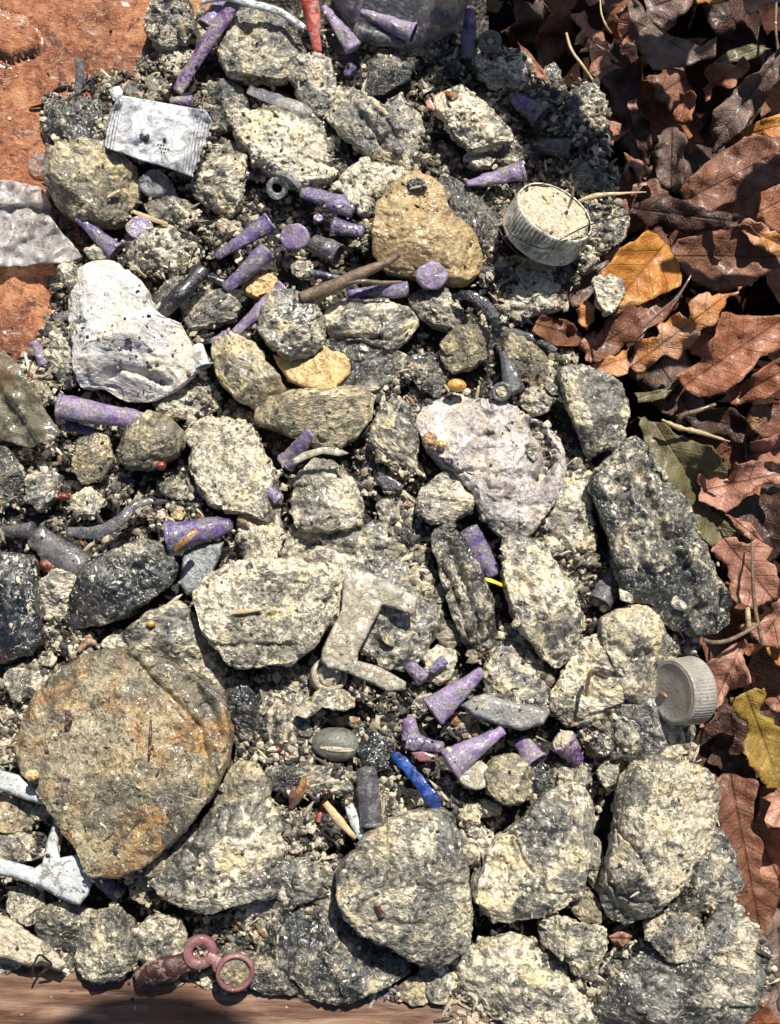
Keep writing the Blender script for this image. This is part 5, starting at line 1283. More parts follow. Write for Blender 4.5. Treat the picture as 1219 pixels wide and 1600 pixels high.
# label | material | height | slope x | slope y | curl | serration | outline
LEAVES = """
small orange lance shaped leaf at the top in dark shade|l_rust|30|.1|-.1|.5|1|807,64 831,86 852,110 862,131 838,119 821,95
large taupe curled leaf with a hooked tip at the top right|l_taupe|40|.10|-.12|1.3|2|982,-6 1003,12 1020,31 1041,55 1070,62 1096,72 1112,62 1120,58 1116,86 1085,100 1052,106 1020,107 999,76 985,31
dark taupe leaf behind the hooked taupe leaf|l_taupe|-10|.0|.1|.8|2|1004,-20 1095,-20 1071,21 1034,45 1013,25
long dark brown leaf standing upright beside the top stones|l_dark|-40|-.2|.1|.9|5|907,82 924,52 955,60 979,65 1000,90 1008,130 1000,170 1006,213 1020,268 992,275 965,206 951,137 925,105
lit red brown fragment of leaf among the dark top leaves|l_pink|0|.1|0|.4|3|920,113 941,86 958,98 975,107 952,114 931,134
grey crumpled leaf standing on its edge at the right|l_taupe|20|.5|.1|1.6|4|1020,241 1037,206 1061,196 1072,223 1075,272 1058,299 1034,292
long veined taupe leaf at the right top edge|l_taupe|30|.22|.20|1.2|1.5|1219,72 1215,118 1196,160 1170,190 1144,220 1113,241 1110,205 1116,172 1150,135 1185,110
big smooth brown leaf at the upper right edge|l_brown|14|.04|.10|1.0|1.5|1061,296 1075,278 1092,265 1127,237 1178,210 1230,212 1230,280 1185,299 1160,313 1137,320 1096,332 1070,318
bright orange edge of a leaf behind the big smooth brown leaf|l_orange|-14|.1|.1|.5|1.5|1138,226 1155,208 1171,196 1200,184 1232,176 1232,222 1190,212 1160,216
dark brown folded leaf right of the mud filled cap|l_dark|28|.0|.2|1.2|3|979,327 1008,315 1041,302 1070,312 1092,323 1125,332 1161,337 1147,357 1120,363 1092,361 1066,360 1041,361 1010,352 992,337
jagged rusty scrap of leaf in the upper right tangle|l_rust|16|.2|.1|1.0|5|1099,131 1107,112 1120,103 1140,98 1161,89 1170,104 1160,122 1130,137 1103,158
narrow greenish leaf tip above the jagged rusty scrap|l_green|8|.0|.1|.4|1|1099,113 1120,95 1144,76 1175,68 1206,76 1180,90 1151,98
rusty curled scrap left of the veined taupe leaf|l_rust|10|.2|0|1.0|4|1045,196 1055,165 1061,146 1085,142 1086,165 1080,194 1062,200
orange pink strip of leaf at the right edge|l_mixed|22|.1|.2|.6|3|1147,354 1164,344 1195,352 1232,375 1232,396 1200,390 1178,385
orange leaf edge at the top border|l_orange|30|.0|.1|.5|2|1088,-18 1148,-18 1140,4 1110,6 1090,8
pink jagged leaf edge at the top right corner|l_pink|20|.0|.1|.6|4|1160,-20 1230,-20 1228,0 1205,5 1195,10 1175,18 1168,5
wide orange yellow leaf in the middle of the leaf bed|l_orange|34|-.08|.10|.8|2|941,431 948,412 962,398 990,375 1013,362 1030,368 1042,380 1055,405 1063,428 1061,445 1040,458 1020,465 975,482 958,494 968,470 955,448
mauve brown leaf left under the wide orange leaf|l_taupe|18|-.1|.1|.8|1.5|886,420 913,403 951,407 947,425 937,440 927,458 910,479 893,479 884,450
brown leaf with a stem below the wide orange leaf|l_brown|26|.02|-.05|.9|3|930,531 936,514 948,500 965,485 985,472 1025,468 1065,460 1061,482 1041,500 1015,518 992,536 960,550 927,562
torn orange and pink leaf with ragged upper edge|l_mixed|44|.10|.14|1.1|4.5|979,576 986,556 992,541 1010,530 1027,527 1030,512 1041,507 1055,492 1061,489 1075,496 1085,470 1109,452 1130,462 1161,446 1150,462 1130,486 1112,505 1096,524 1086,540 1071,555 1041,562 1020,563 1006,578
rusty toothed scrap at the left end of the torn orange leaf|l_mixed|24|.0|.0|.8|4|907,576 925,570 941,568 962,556 984,542 984,562 979,582 965,588 951,591 930,584
pink scrap hanging between the two small crumbly stones|l_pink|14|.1|.1|.8|4|906,540 918,526 930,518 932,545 928,572 912,566
pink and orange little scrap above the curled brown leaf|l_mixed|30|.0|.1|.8|3|900,484 915,474 928,482 932,500 918,516 906,502
wide brown leaf at the right middle edge|l_rust|30|.06|.10|1.0|1.5|1099,562 1112,530 1130,489 1175,490 1232,493 1232,544 1200,550 1188,556 1176,576 1164,592 1130,614 1110,618 1092,620 1070,604 1052,588 1075,576
rust brown leaf below the wide brown leaf at the edge|l_rust|22|.05|.12|1.0|2|1120,627 1140,615 1164,599 1195,575 1232,556 1232,604 1200,618 1171,630 1145,632
largest brown leaf spreading to the right edge above the torn leaf|l_brown|8|.04|.16|1.0|2|1045,392 1060,375 1100,362 1140,354 1165,352 1190,372 1232,390 1232,412 1205,425 1161,450 1130,456 1109,450 1085,440 1065,420
curled dark brown leaf under the yellowish rock|l_brown|34|.0|-.25|2.2|1|831,517 838,502 848,493 868,495 886,500 900,512 913,527 903,541 880,540 858,537
long olive green leaf running down the middle right|l_green|18|.10|.10|.9|3|995,650 1008,650 1020,655 1045,668 1075,685 1105,695 1125,708 1136,725 1138,748 1120,748 1094,746 1098,765 1108,790 1130,815 1150,836 1148,850 1115,857 1098,840 1085,820 1060,790 1048,760 1038,735 1022,715 1008,698
short olive leaf strip above the long olive leaf|l_green|8|.1|.0|.6|2|992,614 1015,610 1040,603 1058,600 1052,612 1040,624 1018,628 996,630
salmon brown lobed leaf at the right below the olive leaf|l_pink|30|.05|.08|1.0|3.5|1089,754 1093,742 1103,737 1125,746 1144,756 1146,738 1148,720 1168,722 1190,718 1205,732 1232,742 1232,758 1200,760 1178,762 1160,776 1134,799 1120,796 1109,789 1096,780
crinkled salmon leaf above the salmon lobed leaf|l_pink|44|.0|.15|1.2|3|1173,692 1195,684 1232,676 1232,730 1205,725 1186,722
salmon maple leaf with a strong midrib at the right|l_pink|34|.06|.06|.8|4|1106,855 1118,846 1130,838 1150,842 1168,848 1180,842 1202,858 1198,874 1215,888 1222,905 1210,920 1212,931 1196,936 1181,948 1160,938 1144,931 1140,915 1137,893 1142,880 1124,868
salmon leaf half behind the stem at the right edge|l_pink|24|.06|.02|.8|3|1157,982 1170,975 1188,972 1205,950 1232,920 1232,1012 1205,1010 1188,1006 1164,992
crumpled salmon leaf touching the ribbed grey cap|l_pink|40|.3|-.1|1.6|3|1102,1034 1115,1022 1130,1013 1150,1008 1161,1003 1166,1030 1170,1065 1152,1072 1137,1075 1132,1090 1130,1102 1118,1110 1109,1109 1106,1068
yellow green lobed leaf at the lower right edge|l_yellow|30|.0|.0|1.0|4|1140,1089 1155,1078 1175,1080 1195,1075 1200,1085 1199,1096 1190,1104 1188,1116 1205,1128 1222,1145 1232,1150 1232,1238 1215,1236 1200,1230 1188,1214 1170,1190 1158,1178 1156,1165 1164,1150 1164,1130 1150,1122
pink scrap of leaf right of the crumpled salmon leaf|l_pink|10|.1|.1|1.0|4|1192,1098 1210,1085 1232,1076 1232,1130 1215,1118 1205,1108
orange rounded leaf part at the right edge below the maple leaf|l_orange|30|.1|.1|.6|1|1198,1012 1215,1012 1232,1018 1232,1042 1212,1038 1201,1025
pointed pink leaf at the right edge by the olive leaf|l_pink|26|.1|.2|.8|1.5|1133,803 1155,810 1172,818 1188,838 1196,852 1178,846 1160,834
long brown leaf hanging down the lower right side|l_brown|0|.06|.05|.7|2|1116,1212 1150,1208 1185,1220 1178,1250 1175,1290 1186,1310 1195,1330 1190,1370 1215,1378 1218,1400 1205,1440 1190,1470 1172,1458 1158,1442 1140,1390 1125,1300
mauve brown leaf at the bottom right corner|l_taupe|0|.1|.1|.7|2|1192,1474 1205,1455 1232,1440 1232,1600 1222,1590 1210,1540
rusty leaf in the bottom right corner under the slab|l_rust|10|.0|.0|.7|2|1150,1625 1168,1588 1182,1560 1200,1570 1220,1605 1225,1625
small salmon leaf chip between the bottom right stones|l_pink|56|.0|.1|.6|1|950,1462 965,1456 988,1462 984,1472 972,1480 958,1474
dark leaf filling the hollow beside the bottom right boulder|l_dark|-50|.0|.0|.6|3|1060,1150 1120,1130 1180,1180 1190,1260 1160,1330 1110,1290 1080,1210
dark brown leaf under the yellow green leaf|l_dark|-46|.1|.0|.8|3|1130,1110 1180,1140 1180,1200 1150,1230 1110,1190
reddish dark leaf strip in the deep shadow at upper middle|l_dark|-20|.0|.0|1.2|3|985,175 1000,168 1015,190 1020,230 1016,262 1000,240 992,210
tiny lit leaf scrap in the dark between upright leaves|l_pink|16|.1|.1|.6|2|982,160 994,156 996,176 985,182
thin pale leaf edge scrap in the dark upper tangle|l_pink|12|.1|.1|.6|3|946,182 962,190 972,192 968,212 958,215 950,200
two pointed leaf scrap beside the dark upright leaf|l_pink|18|.1|.1|.9|3|976,240 990,250 1008,258 1005,285 997,296 992,272 984,262 980,290 976,270
curled brown leaf with pale edge below the wide rust leaf|l_dark|0|.0|.2|1.4|2|1054,650 1080,640 1110,636 1150,640 1168,660 1160,690 1120,680 1085,668
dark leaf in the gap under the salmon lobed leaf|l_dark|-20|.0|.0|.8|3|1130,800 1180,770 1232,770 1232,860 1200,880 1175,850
brown leaf corner at the right edge under the olive tip|l_brown|-8|.0|.1|.8|3|1175,640 1232,620 1232,676 1190,684 1172,664
yellow petal like scrap right of the olive strip|l_yellow|16|.0|.0|.4|1|1168,652 1178,650 1190,655 1188,662 1174,660
"""
def build_leaves():
    for i, line in enumerate(LEAVES.strip().split('\n')):
        lab, mt, z0, gx, gy, curl, serr, pts = line.split('|')
        P = poly(pts); z0, gx, gy, curl, serr = map(float, (z0, gx, gy, curl, serr))
        c = P.mean(0); size = math.sqrt(0.5 * abs(np.sum(P[:, 0] * np.roll(P[:, 1], -1) - P[:, 1] * np.roll(P[:, 0], -1))))
        rs = np.random.RandomState(i + 40); ph = rs.rand() * 6; fld = rs.uniform(.5, 3.2); sgn = 1 if rs.rand() < .7 else -1
        gx, gy = gx * 1.7, gy * 1.7
        def zf(px, py, u, v, e, z0=z0, gx=gx, gy=gy, curl=curl, c=c, size=size, ph=ph, i=i, fld=fld, sgn=sgn):
            q = v / (size * .55)
            z = z0 + gx * (px - c[0]) - gy * (py - c[1])
            z = z + sgn * curl * size * .17 * (q * q - .3) + np.abs(v) * .12 * fld + curl * size * .10 * np.sin(u / (size * .42) + ph * 2)
            z = z + curl * 8.0 * np.sin(u / (size * .16) + ph) * np.clip(1 - e / (size * .30), 0, 1) ** 1.5
            # ribs pucker the blade between the side veins
            z = z + np.sin((u - np.abs(v) * .85) / 34.0 * 2 * math.pi) * 1.1
            return z + fnoise(px, py, 34, 3, i) * (curl * 7 + 4) + np.abs(fnoise(px, py, 22, 2, i + 90)) * -4 + fnoise(px, py, 9, 2, i) * 1.2
        g = 4.5 if size < 60 else 5.5
        o = sheet(lab, P, zf, mt, 1.3, 'dead_leaf', 'leaf', 'dead leaves beside the heap', seed=i, g=g, serr=serr * 1.5, top=False)
    s = strand
    s('curved grey stem between the salmon leaves and the big boulder', [(1100, 1000, 92), (1115, 1004, 90), (1140, 1000, 80), (1170, 985, 70), (1185, 975, 66)], [7, 7, 6, 6, 5], 'twig', 'leaf_stem', 'stem')
    s('straight brown stem on the salmon maple leaf', [(1175, 845, 56), (1176, 900, 62), (1180, 950, 62), (1192, 1010, 60)], [3, 5, 6, 5], 'twig', 'leaf_stem', 'stem')
    s('thin stem lying on the brown leaf below the wide orange leaf', [(1005, 512, 52), (1035, 485, 58), (1060, 462, 62), (1080, 430, 60)], [3, 4, 4, 3], 'twig', 'leaf_stem', 'stem')
    s('pale yellow stem in the dark at the top', [(885, 52, 20), (893, 78, 26), (912, 105, 30), (932, 134, 22)], [5, 5, 5, 4], 'straw', 'leaf_stem', 'stem')
    s('dark arched stem over the olive strip in the middle right', [(1058, 668, 30), (1066, 650, 50), (1090, 642, 60), (1118, 632, 60)], [10, 8, 7, 6], 'twig', 'leaf_stem', 'stem')
    s('frayed straw stalk on the long olive leaf', [(1034, 656, 44), (1060, 668, 50), (1090, 675, 50), (1140, 690, 40)], [5, 9, 7, 3], 'straw', 'leaf_stem', 'stem', jitter=.4)
    s('thin stalk rising in the dark at the top beside the hooked leaf', [(938, 0, 30), (940, 22, 34), (948, 42, 30), (955, 52, 20)], [3, 3, 4, 4], 'straw', 'leaf_stem', 'stem')
    s('short grey splinter at the top among dark leaves', [(932, 70, 30), (950, 84, 36), (966, 98, 34)], [4, 6, 5], 'twig', 'twig', 'twig')
    s('short green brown stub beside the salmon maple leaf', [(1168, 950, 60), (1169, 965, 64), (1170, 980, 60)], [8, 8, 7], 'straw', 'leaf_stem', 'stem')
    s('black curl on the lower tip of the big dark ridged boulder', [(1124, 945, 90), (1128, 930, 98), (1138, 928, 98), (1142, 942, 92), (1136, 955, 86)], 4, 'blackp', 'tendril', 'tendril', sub=8)
    s('long thin twig from the right edge down the veined taupe leaf', [(1214, -10, 60), (1212, 40, 66), (1216, 80, 60)], [5, 5, 4], 'twig', 'twig', 'twig')
    # deeper leaf litter nobody could count, all the way past the frame
    rs = np.random.RandomState(5); parts = []; tones = []; uvs = []
    base = poly("0,-50 14,-38 30,-40 26,-20 44,-8 30,2 38,22 20,20 12,40 2,52 -10,38 -22,24 -38,24 -30,4 -44,-8 -28,-18 -30,-38 -12,-36")
    oval = poly("0,-60 16,-42 26,-15 26,12 16,38 0,62 -14,40 -24,14 -26,-14 -16,-42")
    tmpl = []
    for b in (base, oval):
        V, F, uv = sheet_data(b * [1, 1] + [609.5, 800], lambda px, py, u, v, e: 0 * px, 9.0, 2.0, 1, dens=9, axis=((609.5, 740), (609.5, 860)))
        tmpl.append((V - V.mean(0), F, uv))
    for i in range(420):
        V, F, uv = tmpl[i % 2]; sc = rs.uniform(.9, 1.8); a = rs.rand() * 6.28
        q = V * sc; q[:, 2] = rs.uniform(-.02, .02) * q[:, 0] + rs.uniform(.001, .006) * q[:, 0] ** 2 * rs.choice([-1, 1]) * 1.2 + fbm(q / 30 + i * 7, 2, i) * 9
        R = np.array(Matrix.Rotation(rs.uniform(-.5, .5), 3, 'X') @ Matrix.Rotation(rs.uniform(-.5, .5), 3, 'Y')) 
        Rz = np.array(Matrix.Rotation(a, 3, 'Z')); q = q @ R.T @ Rz.T
        for _ in range(50):
            x, y = rs.uniform(150, 1300), rs.uniform(-1200, 1200)
            if not in_poly(np.array([x]), np.array([y]), PILE_W)[0] and x > 250 or False: break
        lim = np.interp(-y, [-1200, -700, -350, 0, 300, 700, 1200], [120, 200, 320, 400, 480, 560, 560])
        if x < lim: x = lim + rs.rand() * 500
        q = q + [x, y, rs.uniform(-150, -70)]
        parts.append((q, F)); tones.append(np.full(len(q), rs.rand())); uvs.append(uv)
    V, F = merge(parts)
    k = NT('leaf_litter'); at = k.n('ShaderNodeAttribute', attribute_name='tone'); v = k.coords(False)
    c = k.ramp(at.outputs['Fac'], [(0, (.008, .004, .003)), (.6, (.022, .009, .006)), (.88, (.06, .024, .013)), (1, (.12, .05, .028))])  # tones darkened so the gaps between upper leaves read as black shade
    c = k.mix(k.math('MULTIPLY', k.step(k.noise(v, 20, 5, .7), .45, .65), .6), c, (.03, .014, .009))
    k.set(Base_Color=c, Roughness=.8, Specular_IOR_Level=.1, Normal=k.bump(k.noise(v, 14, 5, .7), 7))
    o = mesh_obj('leaf_litter', V, F, k.m, origin=(500, 0, -120), attr={'tone': np.concatenate(tones)})
    tag(o, kind='stuff')
    o['label'] = 'dark dead leaves lying deep under the larger leaves'; o['category'] = 'leaf litter'

def build_shade_blockers():
    """unseen leaf-shaped blockers added above the view to cast soft shade on the heap"""
    sd = SUN_TO / SUN_TO[2]
    def spot(px, py, z, h, r, seed, elong=1.3, rot=0):
        P = W(px, py, z) + sd * (h - z)
        t = np.linspace(0, 2 * math.pi, 22, endpoint=False)
        rr = r * (1 + 0 * t) if r > 150 else r * (1 + .13 * np.sin(3 * t + seed) + .08 * np.sin(7 * t + seed * 2))
        x, y = np.cos(t) * rr * elong, np.sin(t) * rr
        X = x * math.cos(rot) - y * math.sin(rot); Y = x * math.sin(rot) + y * math.cos(rot)
        n = len(t); V = np.concatenate([np.stack([P[0] + X, P[1] + Y, P[2] + 12 * np.sin(2 * t)], -1), [P]])
        F = [(i, (i + 1) % n, n) for i in range(n)]
        return V, np.array(F)
    for lab, spots in (('green leaf shaped shade blocker added above the top edge', [(740, 110, 40, 480, 75, 1, 1.2, 2.3), (860, 225, 30, 520, 62, 2, 1.5, 2.2), (930, 300, 0, 560, 50, 3, 1.3, .3), (1010, 150, -20, 500, 46, 4, 1.6, 1.2), (1180, 30, 0, 440, 60, 5, 1.4, .2), (1130, 420, 30, 620, 42, 6, 2.2, .1), (870, 10, -40, 420, 80, 8, 1.3, .5), (960, 40, -140, 480, 60, 9, 1.4, 1.9), (1190, 330, -20, 560, 40, 10, 1.7, .4), (1090, 190, -60, 520, 36, 11, 1.6, 2.6), (950, 190, -60, 600, 52, 12, 1.4, 1.1), (1060, 20, -80, 420, 48, 13, 1.5, .9)]),
                       ('unseen green shade blocker added high above the lower rim', [(250, 1742, 45, 2350, 168, 7, 1.25, 0)])):  # unseen oval added high up, standing in for the held phone's shadow
        for si, sp in enumerate(spots):
            V, F = spot(*sp); o = mesh_obj('shade_blocker', V, F, M['l_green'], uv=V[:, :2] * 0 + 5)
            md = o.modifiers.new('thick', 'SOLIDIFY'); md.thickness = 1.5 * S
            tag(o, lab if len(spots) == 1 else 'unseen shade blocker outside the top edge, ' + ['nearest the clear cup', 'over the top right stones', 'above the crumbly rocks by the leaves', 'small one over the dark upright leaf', 'over the top right corner', 'narrow and high over the brown leaves', 'widest of them all', 'over the yellow stem', 'long one over the right edge', 'thin one over the veined leaf', 'broad one over the rock beside the leaves', 'over the dark taupe leaf'][si], 'leaf', 'unseen shade blockers' if len(spots) > 1 else None)
# ------------------------------------------------------------------ small stones and grit
LM = """mud filled cap|860,340
ribbed grey cap|1068,1085
sweet wrapper|245,215
white plaster lump|200,530
smooth tan boulder|670,365
orange flake|490,580
pinkish plaster lump|770,720
I shaped plastic piece|570,985
largest brown boulder|190,1190
blunt bottom centre boulder|640,1390
cracked yellow grey boulder|1030,1310
leaning mottled boulder|845,940
big dark ridged boulder|1030,850
blue plastic strip|650,1220
violet flared cone|310,832
round dimpled ball|795,1217
long brown twig|550,435
black curved strap|760,485
sandy cream boulder|365,735
twin purple cones|385,400
red cone|490,35
clear cup|620,20
round grey boulder|455,507
yellowish boulder|145,290
glossy orange seed|714,602
fat purple tube|158,645
light purple cone|715,1085
flecked dark rock|185,920
crusted yellow boulder|415,955
pink ring piece|340,1502
streaked angular boulder|835,1340
broad bottom right slab|1090,1540
long violet tube|320,70
olive film|30,630
stained clear film|40,350
caterpillar pebble|510,1097
lower left centre boulder|350,1330
brown rim|400,1580
green leaf|1060,730
torn orange leaf|1070,520
bottom edge slab|810,1545
black left boulder|20,950
upright clear tube|577,1250
vertical dark slab|730,930
wet slab by the cap|990,1150
flaky long rock|590,210
hooked taupe leaf|1040,80
veined taupe leaf|1165,160
big smooth brown leaf|1150,270
wide orange leaf|1005,430
salmon maple leaf|1175,895
yellow green leaf|1190,1160
long brown lower leaf|1165,1320
wide rust leaf|1170,550
pale granular boulder|510,770"""
NOCHIP = [(245, 212), (220, 180), (280, 240), (868, 330), (1050, 1084), (570, 900), (540, 960), (580, 1050), (620, 1070), (190, 640), (120, 640), (300, 830), (700, 1085), (740, 1160), (385, 400), (400, 370), (670, 340), (490, 580), (200, 500), (510, 312), (40, 350), (30, 620), (100, 1380), (660, 1230), (577, 1250), (526, 1163), (340, 1500), (550, 440), (765, 480)]
def clash(px, py, r):
    return any((px - a) ** 2 + (py - b) ** 2 < (r * .9 + c) ** 2 for a, b, c in OCC)
def build_small():
    for l in LM.split('\n'):
        n, p = l.split('|'); x, y = p.split(','); lm(n, float(x), float(y))
    hm = HM()
    rs = np.random.RandomState(23); got = []; tries = 0
    while len(got) < 46 and tries < 30000:
        tries += 1
        px, py = rs.uniform(0, 1160), rs.uniform(5, 1560)
        if not in_poly(np.array([px]), np.array([py]), PILE)[0]: continue
        P = W(px, py, 20); r = rs.uniform(19, 34)
        ring = np.array([hm.at(P[0] + math.cos(t) * r * q, P[1] + math.sin(t) * r * q) for t in np.linspace(0, 6.28, 12) for q in (.5, 1.0)])
        if hm.at(P[0], P[1]) > 40 or np.mean(ring > 50) > .45: continue
        if any((px - a) ** 2 + (py - b) ** 2 < ((r + c) * .75) ** 2 for a, b, c in got): continue
        if clash(px, py, r): continue
        kind, word = [('cream', 'cream crusted'), ('mix', 'speckled grey'), ('mixd', 'dull grey'), ('dark', 'dark wet'), ('khaki', 'yellowish')][rs.choice(5, p=[.34, .24, .18, .12, .12])]
        lab = locate(f"half buried {word} stone", px, py)
        if lab is None: continue
        got.append((px, py, r))
        rock(lab, kind, max(12, float(hm.at(P[0], P[1]))), r * .8, ell(px, py, r, r * rs.uniform(.7, .95), rs.rand() * 180, len(got), jag=.2), seed=800 + len(got), name='pebble', rough=1.4, group='small stones half buried in the grit')
    hm = HM()
    rs = np.random.RandomState(11); tries = 0; mids = len(got)
    while len(got) < mids + 160 and tries < 60000:
        tries += 1
        px, py = rs.uniform(0, 1210), rs.uniform(5, 1590)
        if not in_poly(np.array([px]), np.array([py]), PILE)[0]: continue
        P = W(px, py, 20); h = hm.at(P[0], P[1])
        if h > 44 or h < -30: continue
        r = rs.uniform(7, 19) if len(got) < mids + 90 else rs.uniform(5, 11)
        if any((px - a) ** 2 + (py - b) ** 2 < ((r + c) * .8) ** 2 for a, b, c in got): continue
        if clash(px, py, r): continue
        # room around?
        ring = [hm.at(P[0] + math.cos(t) * r, P[1] + math.sin(t) * r) for t in np.linspace(0, 6.28, 8)]
        if np.mean(np.array(ring) > 54) > .5: continue
        kind, word = [('cream', 'cream'), ('cream', 'pale cream'), ('mix', 'speckled grey'), ('mixd', 'dull grey'), ('dark', 'dark wet'), ('khaki', 'yellowish'), ('black', 'black wet')][rs.choice(7, p=[.28, .16, .2, .1, .1, .1, .06])]
        size = 'tiny' if r < 8 else 'small' if r < 13 else 'chunky'
        lab = locate(f"{size} {word} pebble {'just ' if r < 9 else ''}".strip(), px, py)
        if lab is None: continue
        got.append((px, py, r))
        z = h + r * .25
        rock(lab, kind, z, r * .75, ell(px, py, r, r * rs.uniform(.65, .95), rs.rand() * 180, len(got), jag=.16), seed=500 + len(got), name='pebble', rough=1.6, group='small pebbles wedged between the rocks')
    # broken chips caught higher up, between and on the larger rocks
    hm = HM(); rs = np.random.RandomState(91); chips = []; tries = 0
    while len(chips) < 44 and tries < 20000:
        tries += 1
        px, py = rs.uniform(10, 1150), rs.uniform(10, 1540)
        if not in_poly(np.array([px]), np.array([py]), PILE)[0]: continue
        P = W(px, py, 50); h = hm.at(P[0], P[1]); r = rs.uniform(6, 14)
        ring = np.array([hm.at(P[0] + math.cos(t) * r * 1.6, P[1] + math.sin(t) * r * 1.6) for t in np.linspace(0, 6.28, 9)])
        if h < 25 or h > 95 or ring.max() - ring.min() < 28: continue
        if any((px - a) ** 2 + (py - b) ** 2 < 1600 for a, b in chips): continue
        if any((px - a) ** 2 + (py - b) ** 2 < 900 for a, b in NOCHIP): continue
        if clash(px, py, r): continue
        kind, word = [('cream', 'cream'), ('mix', 'grey'), ('dark', 'black'), ('khaki', 'olive')][rs.choice(4, p=[.4, .3, .15, .15])]
        lab = locate(f"angular {word} chip", px, py)
        if lab is None: continue
        chips.append((px, py)); n = rs.randint(4, 7); t = np.sort(rs.rand(n)) * .5 + np.arange(n); t = t / n * 6.28; a = rs.rand() * 3.14
        x, y = np.cos(t) * r * 1.35, np.sin(t) * r * .8
        rock(lab, kind, float(h) + 3, r * .5, np.stack([px + x * math.cos(a) - y * math.sin(a), py + x * math.sin(a) + y * math.cos(a)], -1), seed=1200 + len(chips), name='stone_chip', rough=1.2, box=4.0, group='angular stone chips caught between the rocks', tilt=(rs.uniform(-.3, .3), rs.uniform(-.3, .3)))
    # grit
    hm = HM(); rs = np.random.RandomState(3)
    N = 120000
    x = rs.uniform(-640, 620, N); y = rs.uniform(-850, 840, N)
    ok = in_poly(x, y, PILE_W)
    x, y = x[ok], y[ok]; h = hm.at(x, y)
    px, py = unW(x, y, h)
    clump = fbm(np.stack([x / 60, y / 60, x * 0], -1), 3, 77)
    low = h < 46
    pr = np.where(low, .9, np.clip(.02 + clump * .16, .008, .2))
    keep = (rs.rand(len(x)) < pr) & (px > -10) & (px < 1230) & (py > -10) & (py < 1610)
    x, y, h, low = x[keep], y[keep], h[keep], low[keep]
    n = min(len(x), 30000); x, y, h, low = x[:n], y[:n], h[:n], low[:n]
    # spilled grains on the terracotta and the rim
    ex = []
    for _ in range(140):
        q = rs.rand()
        if q < .55: px_, py_ = rs.uniform(0, 240), rs.uniform(0, 280)
        elif q < .75: px_, py_ = rs.uniform(0, 110), rs.uniform(415, 560)
        else: px_, py_ = rs.uniform(0, 800), rs.uniform(1515, 1590)
        P = W(px_, py_, 0 if py_ < 700 else 45); ex.append((P[0], P[1], float(dish_z(np.array([P[0]]), np.array([P[1]]))[0])))
    ex = np.array(ex)
    x = np.append(x, ex[:, 0]); y = np.append(y, ex[:, 1]); h = np.append(h, ex[:, 2]); low = np.append(low, np.zeros(len(ex), bool))
    r = np.where(low, 1.5 + 5.2 * rs.rand(len(x)) ** 2.6, 1.1 + 2.4 * rs.rand(len(x)) ** 2.5)
    D1, F1 = ico(1)
    nv = len(D1); cnt = len(x)
    jit = 1 + (rs.rand(cnt, nv) - .5) * .75
    sc = np.stack([rs.uniform(.65, 1.45, cnt), rs.uniform(.65, 1.45, cnt), rs.uniform(.6, 1.0, cnt)], -1)
    spl = rs.rand(cnt) < .14; sc[spl, 0] *= 2.6; sc[spl, 1] *= .55
    an = rs.rand(cnt) * 6.28; ca, sa = np.cos(an)[:, None], np.sin(an)[:, None]
    DD = D1[None] * jit[:, :, None] * sc[:, None]; DD = np.stack([DD[..., 0] * ca - DD[..., 1] * sa, DD[..., 0] * sa + DD[..., 1] * ca, DD[..., 2]], -1)
    V = DD * r[:, None, None] + np.stack([x, y, h + r * .15], -1)[:, None]
    F = (F1[None] + (np.arange(cnt) * nv)[:, None, None]).reshape(-1, 3)
    tone = rs.rand(cnt)
    k = NT('grit_grains'); at = k.n('ShaderNodeAttribute', attribute_name='tone'); v = k.coords(False)
    c = k.ramp(at.outputs['Fac'], [(0, (.012, .012, .013)), (.32, (.028, .027, .025)), (.42, (.10, .088, .068)), (.6, (.27, .225, .155)), (.8, (.52, .45, .32)), (.95, (.68, .61, .46)), (.985, (.24, .10, .035))])
    k.set(Base_Color=k.mix(k.math('MULTIPLY', k.step(k.noise(v, 4, 3, .7), .5, .65), .6), c, (.12, .10, .075)), Roughness=.5, Normal=k.bump(k.noise(v, 3, 3, .7), 1.2))
    o = mesh_obj('grit', V.reshape(-1, 3), F, k.m, origin=(0, 0, 0), smooth=False, attr={'tone': np.repeat(tone, nv)})
    tag(o, 'loose cream and dark grit crumbs strewn all over the rocks', 'grit', kind='stuff')

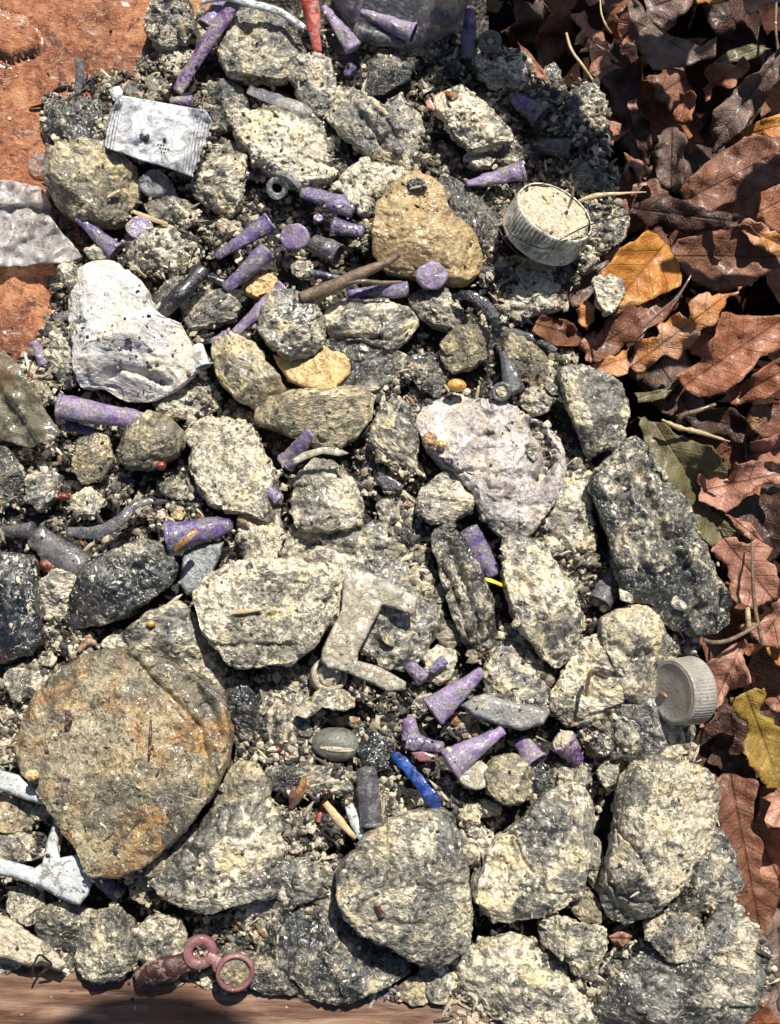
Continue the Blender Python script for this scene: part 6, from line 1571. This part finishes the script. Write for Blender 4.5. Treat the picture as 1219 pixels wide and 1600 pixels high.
def build_under_leaves():
    rs = np.random.RandomState(8)
    lob = poly("0,-62 8,-44 30,-50 27,-28 50,-16 33,-2 44,24 22,20 14,42 3,66 -9,40 -24,26 -42,28 -30,4 -50,-12 -28,-22 -32,-46 -10,-40")
    ova = poly("0,-72 18,-48 30,-18 30,14 18,44 2,74 -16,46 -28,16 -30,-16 -18,-48")
    spots = [(850, 30), (905, 20), (1150, 40), (1080, 130), (1190, 120), (880, 110), (960, 150), (1000, 320), (1120, 350), (1200, 330), (1040, 400), (900, 430), (1110, 520), (1040, 590), (1090, 640), (1190, 690), (1130, 720), (1210, 800), (1170, 830), (1120, 960), (1200, 1050), (1130, 1070), (1170, 1130), (1130, 1180), (1210, 1270), (1200, 1350), (1130, 1340), (1210, 1440), (1180, 1500), (1205, 1560), (1160, 120), (1030, 180), (1090, 250), (950, 60)]
    for i, (px, py) in enumerate(spots):
        px += rs.uniform(-12, 12); py += rs.uniform(-12, 12); sc = rs.uniform(1.05, 1.6); a = rs.rand() * 6.28
        P = (lob if rs.rand() < .55 else ova) * sc * [1, 1]; P = P @ np.array([[math.cos(a), math.sin(a)], [-math.sin(a), math.cos(a)]]) + [px, py]
        mt, word = [('l_dark', 'dark brown'), ('l_brown', 'brown'), ('l_rust', 'rusty'), ('l_taupe', 'taupe'), ('l_pink', 'salmon')][rs.choice(5, p=[.42, .25, .18, .09, .06])]
        lab = locate(f"{word} dead leaf half hidden {['low', 'deep', 'curled', 'folded'][i % 4]}", px, py)
        if lab is None: continue
        z0 = rs.uniform(-125, -65); gx, gy = rs.uniform(-.5, .5, 2); ph = rs.rand() * 6; cu = rs.uniform(.8, 2.0); sg = rs.choice([-1, 1]); size = 75 * sc
        def zf(x, y, u, v, e): return z0 + gx * (x - px) + gy * (y - py) + sg * cu * size * .2 * ((v / (size * .5)) ** 2 - .3) + cu * 7 * np.sin(u / 13 + ph) * np.clip(1 - e / 20, 0, 1) + fnoise(x, y, 30, 3, i) * 12 + np.abs(v) * .2
        sheet(lab, P, zf, mt, 1.3, 'dead_leaf', 'leaf', 'dead leaves beside the heap', seed=i + 60, g=6.0, serr=3.5, top=False, axis=None)

build_rock_mats(); build_plastic_mats(); build_leaf_mats()
build_base()
build_rocks()
build_debris()
build_leaves()
build_shade_blockers()
build_small()
build_under_leaves()
# a child's stored offset is from its parent's place
for o in bpy.data.objects:
    if o.type == 'MESH' and 'grain_scale' not in o and any(m in [M[q] for q in ('ochre', 'slate', 'khaki')] for m in o.data.materials):
        o['grain_turn'] = 1.0; o['grain_stretch'] = 1.3; o['grain_scale'] = 1.0; o['mud_shift'] = 0.0
print('objects', len(bpy.data.objects), 'verts', sum(len(m.vertices) for m in bpy.data.meshes))
